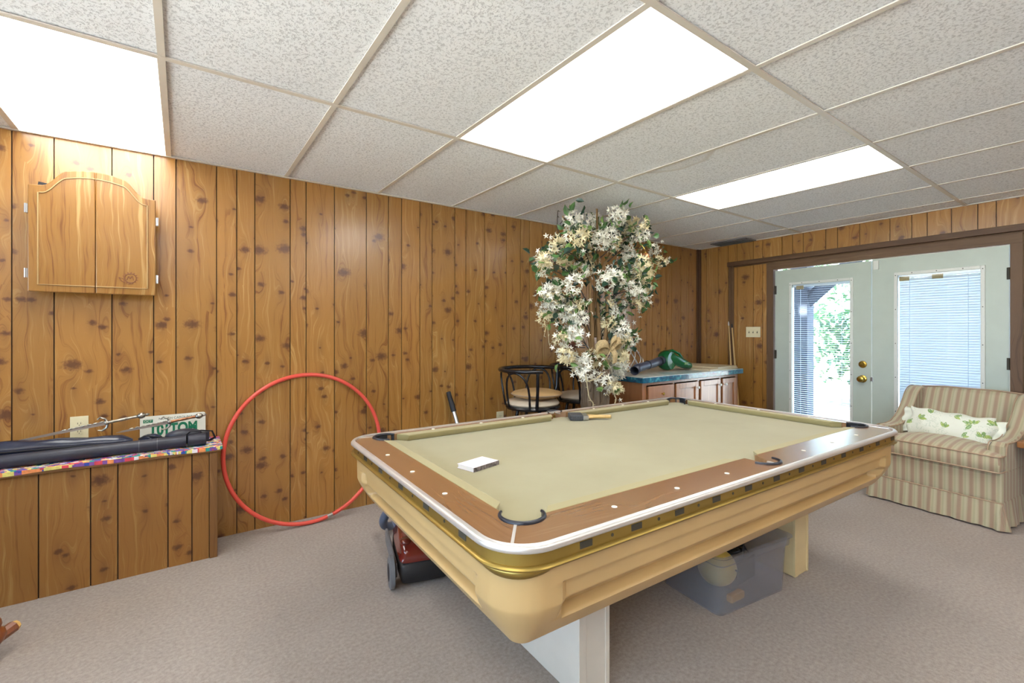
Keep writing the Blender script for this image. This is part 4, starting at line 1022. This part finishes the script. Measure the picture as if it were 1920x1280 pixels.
for L_ in ([(1046, 395), (1045, 425), (1050, 440)], [(1050, 420), (1062, 408), (1070, 425)], [(1045, 470), (1040, 500), (1036, 540), (1050, 560)], [(1073, 660), (1080, 668), (1092, 672)], [(1085, 600), (1080, 620), (1090, 640)]):
    vine(tp3(L_, 2.5), 'dark_tendril', 'darkvine', .0028)
bw2 = thing('burlap_bow', 'big burlap ribbon bow tied to the middle of the flowering tree', 'bow', (2.58, 2.36, 1.12))
def ribbon(P, wv, name='loop'):
    p = smoothp(P, 6); mb = MB(); W_ = Vector(wv); rings = [[tuple(q - W_ * .5), tuple(q + W_ * .5)] for q in p]
    mb.loft(rings, caps=False, closed_ring=False); o_ = mb.build(name, 'burlap', bw2, smooth=60, recalc=False); s_ = o_.modifiers.new('solid', 'SOLIDIFY'); s_.thickness = .003
ribbon([(0, 0, 0), (-.06, -.02, .035), (-.12, -.01, .03), (-.13, .02, -.01), (-.07, .02, -.02), (0, 0, 0)], (.0, .02, .055))
ribbon([(0, 0, 0), (.05, -.02, .05), (.10, -.01, .055), (.11, .02, .02), (.05, .02, .0), (0, 0, 0)], (.0, .02, .05))
ribbon([(0, 0, 0), (-.02, -.03, .05), (.03, -.03, .08), (.05, 0, .04), (0, 0, 0)], (.02, .02, .04))
ribbon([(0, -.01, 0), (.015, -.03, -.05), (.02, -.02, -.11)], (.05, .0, .012), 'tail'); ribbon([(0, -.01, 0), (-.05, -.03, -.04), (-.08, -.02, -.075)], (.03, .0, .03), 'tail')
MB().ell((0, -.015, 0), .022, .018, .02).build('knot', 'burlap', bw2, smooth=60)
op = tree_pt(1210, 481, 2.42) + Vector((2.615, 2.55, 0))
orn = thing('copper_bauble', 'shiny copper coloured ball hanging at the right side of the flowering tree', 'ornament', tuple(op - Vector((0, 0, .03))))
mb = MB(); mb.ell((0, 0, .03), .031, .031, .031, 24, 16); mb.build('ball', 'ornament', orn, smooth=80)
MB().lathe([(.008, .060), (.008, .068)], n=12).tube([(0, 0, .068), (-.01, 0, .09), (-.03, .01, .12), (-.05, .02, .10)], .0015, 5).build('cap', 'brass', orn)
for (u, v, y, lab) in ((1073, 648, 2.42, 'brown spiky seed head at the lower left of the flowering tree'), (1138, 540, 2.42, 'brown pine cone among the blossoms in the middle of the tree')):
    q = tree_pt(u, v, y) + Vector((2.615, 2.55, 0)); cn = thing('seed_head', lab, 'seed head', tuple(q), group='seed heads on the flowering tree')
    mb = MB(); r_ = random.Random(int(u))
    for _ in range(60): d = rdir(r_); leaf(mb, d * .008, d, rdir(r_), .030, .012)
    mb.build('scales', 'conebrown', cn, recalc=False); MB().ell((0, 0, 0), .018, .018, .018, 12, 8).build('core', 'conebrown', cn)
# ------------------------------------------------------------------ armchair
AC = thing('armchair', 'wide striped upholstered armchair with skirt by the right glazed door', 'armchair', (4.19, .92, 0), R(-97.6))
def rbox(x0, x1, y0, y1, z0, z1, r=.02): return MB().box(x0, x1, y0, y1, z0, z1)
def soft(name, fn, nu, nv, mat='stripe', **k):
    mb = MB(); mb.loft([[fn(i / nu, j / nv) for j in range(nv)] for i in range(nu + 1)]); return mb.build(name, mat, AC, smooth=60, **k)
hw = .355
# base front/side box
mb = MB(); mb.box(-hw + .012, hw - .012, .02, .74, .15, .355); mb.build('base', 'stripe', AC, bevel=.02)
# skirt with folds
rings = []
per = [(-hw, 0), (hw, 0), (hw, .75), (-hw, .75)]
def skirt_ring(z, fl):
    out = []; n = 60
    for si in range(4):
        a, b = Vector(per[si]), Vector(per[(si + 1) % 4]); d = (b - a); L_ = d.length; d.normalize(); nn = Vector((d.y, -d.x))
        for i in range(n):
            q = i / n; w_ = fl * (.010 + .004 * math.sin(q * L_ * 38 + si) + .003 * math.sin(q * L_ * 91))
            c = min(q, 1 - q) * L_
            if c < .035: w_ += fl * .010 * math.cos(c / .035 * math.pi / 2) 
            p = a + d * L_ * q + nn * w_; out.append((p.x, p.y, z))
    return out
mb = MB(); mb.loft([skirt_ring(.178, .0), skirt_ring(.17, .25), skirt_ring(.10, .8), skirt_ring(.012, 1.6), skirt_ring(.012, 1.2), skirt_ring(.10, .5)], caps=False); mb.build('skirt', 'stripe', AC, smooth=50)
for sx in (-1, 1):
    mb = MB(); mb.prism([(sx * (hw + .004), .17), (sx * (hw - .03), .012), (sx * (hw + .022), .012)], -.016, -.006, 'y'); mb.build('corner_pleat', 'stripe', AC, bevel=.004)
    MB().tube([(sx * (hw - .012), -.004, .172), (sx * (hw - .012), .3, .172)], .003, 6).build('side_piping', 'piping', AC)
MB().tube([(-hw, -.003, .174), (hw, -.003, .174)], .0035, 6).build('skirt_piping', 'piping', AC)
# T cushion with crown
def tcush():
    poly = [(-hw + .004, -.012), (hw - .004, -.012), (hw - .004, .10), (.268, .115), (.268, .52), (-.268, .52), (-.268, .115), (-hw + .004, .10)]
    # rounded outline sampled
    out = []; n = len(poly)
    for i in range(n):
        p0, p1, p2 = [Vector(poly[(i + k) % n]) for k in (-1, 0, 1)]; r = .03
        a = p1 + (p0 - p1).normalized() * min(r, (p0 - p1).length * .4); b = p1 + (p2 - p1).normalized() * min(r, (p2 - p1).length * .4)
        for k in range(6): t_ = k / 5; out.append(a * (1 - t_) ** 2 + p1 * 2 * t_ * (1 - t_) + b * t_ ** 2)
    return out
ol = tcush(); cen = Vector((0, .24))
def cring(f, z, crown=0): 
    return [(cen.x + (p.x - cen.x) * f, cen.y + (p.y - cen.y) * f, z + crown * (1 - min(1, abs(p.x * f) / .36) ** 2)) for p in ol]
mb = MB(); mb.loft([cring(.5, .356), cring(.96, .357), cring(.992, .366), cring(1.0, .41, .006), cring(.992, .452, .012), cring(.965, .464, .014), cring(.8, .472, .020), cring(.5, .478, .024), cring(.1, .480, .026)])
ch = mb.build('seat_cushion', 'stripe', AC, smooth=50)
for z in (.362, .458): MB().tube([(p[0], p[1], p[2]) for p in cring(.995, z, .012 if z > .4 else 0)], .0042, 6, closed=True).build('piping', 'piping', ch, smooth=60)
# back, reclined, gently arched top
def backf(i, j, nx=18):
    pass
rings = []
for k in range(15):
    q = k / 14; z = .36 + .45 * q; yc = .52 + .17 * q; hwq = .275 + .015 * q; rg = []
    th = .058 - .018 * q if q < .97 else .03
    N_ = 28
    for j in range(N_):
        a = 2 * math.pi * j / N_; ca, sa = math.cos(a), math.sin(a)
        x = hwq * (abs(ca) ** .22) * (1 if ca > 0 else -1); y = yc + th * (abs(sa) ** .5) * (1 if sa > 0 else -1) - (.010 if sa < 0 else 0) * (1 - (x / hwq) ** 2)
        zz = z - (.012 * (abs(x) / hwq) ** 4 if q > .8 else 0)
        rg.append((x * (1 if q < .96 else .98), y, zz))
    rings.append(rg)
mb = MB(); mb.loft(rings); mb.build('backrest', 'stripe', AC, smooth=60)
MB().tube([(-.285, .655, .805), (-.15, .652, .815), (.15, .652, .815), (.285, .655, .805)], .005, 6).build('back_piping', 'piping', AC)
MB().box(-.30, .30, .735, .765, .12, .78).build('back_panel', 'stripe', AC, bevel=.01)
# arms with scooped top line rising into the back wings
prof = [(.10, .362), (.075, .47), (.078, .515), (.11, .538), (.20, .535), (.30, .548), (.40, .60), (.48, .68), (.54, .76), (.60, .80), (.68, .805), (.74, .79), (.762, .70), (.765, .362)]
pp = [(.10, .150)] + prof[0:] + [(.765, .150)]
for sx in (-1, 1):
    xo, xi = sx * (hw - .002), sx * (hw - .085)
    poly = prof
    rings = []
    for (x, ins) in ((xi, .012), (xi + sx * .012, .0), (xo - sx * .012, .0), (xo, .012)):
        cy = sum(p[0] for p in poly) / len(poly); cz = sum(p[1] for p in poly) / len(poly)
        rings.append([(x, p[0] + (cy - p[0]) * ins * 2.2, p[1] - (ins if p[1] > .4 else 0)) for p in poly])
    mb = MB(); mb.loft(rings); ar = mb.build('arm', 'stripe', AC, smooth=35)
    MB().tube([(xo + sx * .001, p[0], p[1] - .003) for p in smoothp([(0, a, b) for a, b in prof[1:12]], 3) for p in [(p.y, p.z)]], .004, 6).build('piping', 'piping', ar, smooth=60)
    MB().tube([(xi - sx * .001, p[0], p[1] - .003) for p in smoothp([(0, a, b) for a, b in prof[1:10]], 3) for p in [(p.y, p.z)]], .0035, 6).build('piping', 'piping', ar, smooth=60)
    MB().box(min(xo, xo - sx * .06), max(xo, xo - sx * .06), .022, .74, .15, .365).build('side_panel', 'stripe', AC, bevel=.012, grain='z')
# pillow lying on the seat against the back (white, green leaf print)
PLW = thing('pillow', 'long white pillow with green leaf print and flanged ends on the armchair seat', 'pillow', tuple(Vector((4.19, .92, 0)) + Matrix.Rotation(R(-97.6), 3, 'Z') @ Vector((-.005, .33, .556))), R(-97.6))
PLW.rotation_euler = (R(-24), R(3), R(-97.6))
leaves_ = []
r_ = random.Random(8)
for (cx, cz, n_, a0_) in ((-.17, .01, 3, 60), (-.01, -.03, 3, 100), (.13, .03, 6, 170), (.02, .07, 2, 20), (.19, -.05, 4, 120), (-.24, -.04, 3, 70), (-.10, .06, 2, 130), (.24, .06, 4, 150), (.09, -.07, 2, 60)):
    for k in range(n_):
        a = R(a0_ + (k - n_ / 2) * 38 + r_.uniform(-8, 8)); L_ = r_.uniform(.034, .054); leaves_.append((cx + math.cos(a) * L_ * .55, cz + math.sin(a) * L_ * .5, a, L_ * .5, L_ * .20, 1 + (k % 2)))
outl = [(r_.uniform(-.27, .27), r_.uniform(-.09, .09), r_.uniform(0, 3.1), r_.uniform(.016, .026)) for _ in range(34)]
NU, NV = 150, 60; mb = MB()
def pf(s_, t_, side):
    hl = .236; hh = .104
    x = hl * s_ * 1.0; z = hh * t_ * (1 + .10 * abs(s_) ** 6)
    e = max(0, (1 - abs(s_) ** 7)) ** .5 * max(0, (1 - abs(t_) ** 2.6)) ** .55
    y = side * .062 * e
    return (x + .012 * math.sin(t_ * 5) * abs(s_) ** 4, y + .004 * math.sin(s_ * 14) * e, z + .006 * math.sin(s_ * 9) * abs(t_))
for side in (-1, 1):
    b = len(mb.v)
    for i in range(NU + 1):
        for j in range(NV + 1): mb.v.append(pf(-1 + 2 * i / NU, -1 + 2 * j / NV, side))
    for i in range(NU):
        for j in range(NV):
            a = b + i * (NV + 1) + j; x, y, z = mb.v[a]; mi = 0
            for (cx, cz, ca_, rr) in outl:
                d = math.hypot(x - cx, (z - cz)); 
                if abs(d - rr * (1 + .25 * math.sin(5 * math.atan2(z - cz, x - cx) + ca_))) < .0011: mi = 3
            for (cx, cz, an, l1, w1, mm) in leaves_:
                dx, dz = x - cx, z - cz; u_ = (dx * math.cos(an) + dz * math.sin(an)) / l1; v_ = (-dx * math.sin(an) + dz * math.cos(an)) / w1
                if abs(u_) < 1 and abs(v_) < (1 - u_ * u_) and abs(v_) > .05: mi = mm
            f_ = (a, a + NV + 1, a + NV + 2, a + 1); mb.f.append(f_ if side < 0 else f_[::-1]); mb.m.append(mi)
mb.build('pillow_body', ['pillow_white', 'pillow_green', 'pillow_green2', 'pillow_grey'], PLW, smooth=80, recalc=False)
for sx in (-1, 1):
    mb = MB(); n = 16; rings = []
    for i in range(7):
        q = i / 6; rings.append([(sx * (.226 + .055 * q), .007 * math.sin(j * 1.1 + q * 2) * q * 1.8, (-.088 - .014 * q) + (.176 + .028 * q) * j / n) for j in range(n + 1)])
    mb.loft(rings, caps=False, closed_ring=False); fo = mb.build('end_flange', ['pillow_white'], PLW, smooth=80, recalc=False)
    so = fo.modifiers.new('solid', 'SOLIDIFY'); so.thickness = .003
# end table at the right edge
ET = thing('end_table', 'wooden end table whose corner shows at the right edge beside the armchair', 'table', (4.56, .262, 0), R(-97.6))
MB().box(-.235, .24, -.26, .26, .505, .545).build('table_top', 'end_oak', ET, bevel=.006, grain='x')
MB().box(-.14, .2, -.2, .2, .42, .504).build('apron', 'end_oak', ET, grain='x')
for x in (-.14, .17):
    for y in (-.2, .17): MB().box(x, x + .035, y, y + .035, 0, .42).build('leg', 'end_oak', ET)
# ------------------------------------------------------------------ vacuum cleaner with its wand
VC = thing('vacuum_cleaner', 'dark red and black canister vacuum cleaner on the carpet behind the pool table', 'vacuum cleaner', (.835, 2.125, 0), math.atan2(.968, .25) - R(90))
# local: y forward (away), x to the right
def vsec(y, w0, w1, z0, z1, rr=.03, xc=.15, n=20):
    out = []
    for j in range(n):
        a = 2 * math.pi * j / n; ca, sa = math.cos(a), math.sin(a); wz = (z0 + z1) / 2; w_ = w0 if sa < 0 else w1
        out.append((xc + w_ * abs(ca) ** .35 * (1 if ca > 0 else -1), y, wz + (z1 - z0) / 2 * abs(sa) ** .35 * (1 if sa > 0 else -1)))
    return out
mb = MB(); mb.loft([vsec(.0, .115, .12, .03, .115), vsec(.01, .125, .13, .022, .125), vsec(.2, .13, .135, .02, .125), vsec(.40, .12, .12, .02, .12), vsec(.50, .09, .09, .03, .10)]); mb.build('chassis', 'vac_black', VC, smooth=50)
mb = MB(); mb.loft([vsec(.0, .125, .105, .126, .175), vsec(.015, .132, .118, .126, .195), vsec(.12, .134, .12, .126, .215), vsec(.26, .132, .112, .126, .222), vsec(.40, .12, .095, .122, .205), vsec(.48, .09, .06, .112, .165)]); mb.build('lid', 'vac_red', VC, smooth=50)
MB().box(-.004, .012, .03, .46, .05, .122).build('side_skirt', 'vac_grey', VC, bevel=.006)
for x in (-.016, .30):
    mb = MB(); mb.lathe([(.03, x - .013), (.066, x - .013), (.077, x - .008), (.077, x + .010), (.066, x + .014), (.02, x + .014)], (0, .045, .077), 32, axis='x'); wh = mb.build('wheel', 'vac_grey', VC, smooth=40)
    MB().lathe([(.022, x - .0165), (.040, x - .0145), (.042, x - .0125)], (0, .045, .077), 24, axis='x').build('hub_cap', 'vac_black', wh, smooth=40)
MB().box(.12, .18, .04, .10, .215, .228).build('latch', 'vac_black', VC, bevel=.004)
mb = MB(); mb.ell((.055, .07, .205), .028, .034, .016); mb.build('switch_button', 'vac_red', VC, smooth=60)
MB().tube([(.10, .18, .222), (.10, .20, .245), (.10, .32, .245), (.10, .34, .218)], .010, 8).build('carry_handle', 'vac_black', VC, smooth=50)
hs = [(.08, .44, .17), (.05, .50, .19), (.02, .56, .17), (.0, .60, .11), (.03, .66, .05), (.14, .72, .03), (.32, .74, .03), (.52, .70, .03)]
P = smoothp(hs, 12); MB().tube([tuple(p) for p in P], [.024 + .0022 * (i % 2) for i in range(len(P))], 14).build('hose', 'hose', VC, smooth=60)
mb = MB(); mb.tube([(.075, .40, .15), (.06, .47, .185), (.045, .51, .19)], [.036, .036, .032], 16); mb.build('hose_swivel', 'hose', VC, smooth=50)
WD = thing('vacuum_wand', 'silver vacuum wand with a black grip leaning against the left wall behind the table', 'vacuum wand', (1.815, 2.99, 0))
q0, q1 = Vector((0, 0, .012)), Vector((-.095, .285, .765)); L3 = lambda f: tuple(q0 + (q1 - q0) * f)
MB().tube([L3(.0), L3(.80)], .0165, 16).build('tube', 'steel', WD, smooth=50); MB().tube([L3(.80), L3(.82), L3(1.0)], [.021, .021, .018], 16).build('grip', 'blackmatte', WD, smooth=50)
MB().tube([L3(.44), L3(.48)], .019, 16).build('collar', 'blackmatte', WD, smooth=50)
# ------------------------------------------------------------------ plastic tub under the table
TB = thing('storage_tub', 'milky plastic storage tub with a rim on the carpet under the pool table', 'storage tub', (2.158, 1.245, 0), R(-7.5))
def rr_(hx, hy, r, z, n=6): return [(x, y, z) for (cx, cy, a0) in ((hx - r, hy - r, 0), (-hx + r, hy - r, 90), (-hx + r, -hy + r, 180), (hx - r, -hy + r, 270)) for (x, y) in arc((cx, cy), r, a0, a0 + 90, n)]
TX, TY = .234, .165
mb = MB(); mb.loft([rr_(TX - .03, TY - .03, .02, .003), rr_(TX, TY, .03, .003), rr_(TX + .012, TY + .012, .035, .225), rr_(TX + .024, TY + .024, .04, .228), rr_(TX + .026, TY + .026, .04, .262), rr_(TX + .036, TY + .036, .045, .265), rr_(TX + .036, TY + .036, .045, .268),
       rr_(TX + .018, TY + .018, .04, .268), rr_(TX + .016, TY + .016, .038, .23), rr_(TX + .008, TY + .008, .032, .222), rr_(TX - .004, TY - .004, .028, .007), rr_(TX - .03, TY - .03, .02, .007)]); mb.build('tub_body', 'tub', TB, smooth=40)
def intub(x, y, z): 
    v = Matrix.Rotation(R(-7.5), 3, 'Z') @ Vector((x, y, z)); return (2.158 + v.x, 1.245 + v.y, v.z)
hb = thing('helmet', 'cream plastic helmet inside the storage tub', 'helmet', intub(-.11, -.055, .065), R(20))
mb = MB(); mb.ell((0, 0, .08), .098, .085, .078, 24, 14); mb.build('shell', 'helmet', hb, smooth=80)
MB().tube([(-.03, -.085, .10), (.02, -.088, .07), (.045, -.08, .03)], .004, 6).build('strap', 'blackmatte', hb)
yb = thing('yellow_bar', 'small yellow plastic piece on the bottom of the storage tub', 'toy', intub(-.06, -.115, .008), R(-4))
MB().box(-.05, .05, -.016, .016, 0, .034).build('bar', 'yellow', yb, bevel=.008)
cb = thing('cable_bundle', 'tangle of black cables heaped in the storage tub', 'cable', intub(.07, .03, .008))
r_ = random.Random(3); mb = MB(); P = [Vector((r_.uniform(-.1, .12), r_.uniform(-.09, .09), r_.uniform(.02, .2))) for _ in range(26)]
mb.tube([tuple(p) for p in smoothp(P, 6)], .006, 6); mb.tube([(-.06, 0, .15), (-.03, -.02, .26), (.0, -.03, .20)], .004, 6); mb.tube([(.04, .02, .15), (.09, .0, .29), (.10, -.06, .22)], .004, 6)
mb.build('cables', 'blackmatte', cb, smooth=60)
MB().box(-.10, .13, -.08, .08, .003, .12).build('charger_box', 'blackmatte', cb, bevel=.01)
# ------------------------------------------------------------------ ceiling vent
VX, VY = 5.03, 2.78
VT = thing('ceiling_vent', 'long dark slotted air vent in the ceiling by the back wall', 'vent', (VX, VY, CEIL), BR)
mb = MB(); mb.box(-.21, .21, -.105, -.09, -.012, 0).box(-.21, .21, .085, .10, -.012, 0).box(-.21, -.195, -.09, .085, -.012, 0).box(.195, .21, -.09, .085, -.012, 0); mb.build('frame', 'vac_grey', VT, bevel=.001)
MB().box(-.195, .195, -.09, .085, -.006, -.001).build('dark_duct', 'blackmatte', VT)
for i in range(3): MB().box(-.195, .195, -.055 + i * .045, -.050 + i * .045, -.011, -.0062).build('slat', 'vac_grey', VT)
# ------------------------------------------------------------------ rocking chair at the left edge: only a foot shows
RC = thing('rocking_chair', 'wooden rocking chair with turned legs, its rocker tip showing at the left edge', 'rocking chair', (-.99, 2.468, 0), R(48))
for sy in (-.23, .23):
    P = [(-.42 + .84 * i / 16, sy, .030 + .075 * ((i / 16 - .42) * 2) ** 2 * .55) for i in range(17)]
    mb = MB(); mb.tube(P, .024, 8, flat=.9); mb.build('rocker', 'chairwood', RC, smooth=40)
    MB().tube([P[-1], (P[-1][0] + .012, P[-1][1], P[-1][2] + .002)], [.0242, .018], 8, flat=.9).build('rocker_end', 'cutend', RC)
    for x, lean in ((-.22, -.03), (.352, .03)):
        mb = MB(); mb.lathe([(.018, .05), (.030, .066), (.038, .088), (.033, .108), (.022, .118), (.030, .132), (.034, .150), (.026, .170), (.016, .185), (.022, .25), (.027, .32), (.018, .40), (.020, .43)], (x + .0, sy, 0), 18); mb.v = [(a - max(0, c_ - .12) * (.45 if x > 0 else -.1), b, c_) for a, b, c_ in mb.v]; mb.build('leg', 'chairwood', RC, smooth=40)
MB().box(-.25, .24, -.27, .27, .43, .465).build('seat', 'chairwood', RC, bevel=.015, grain='x')
for i in range(6):
    y = -.2 + i * .08; MB().tube([(-.22, y, .465), (-.27, y, .75), (-.33, y, 1.02)], .010, 8).build('spindle', 'chairwood', RC, smooth=50)
MB().box(-.36, -.325, -.26, .26, 1.0, 1.10).build('crest_rail', 'chairwood', RC, bevel=.01)
for sy in (-.25, .25):
    MB().tube([(.16, sy, .465), (.17, sy, .66)], .013, 10).build('arm_post', 'chairwood', RC, smooth=50); MB().box(-.27, .2, sy - .03, sy + .03, .66, .68).build('arm', 'chairwood', RC, bevel=.006, grain='x')
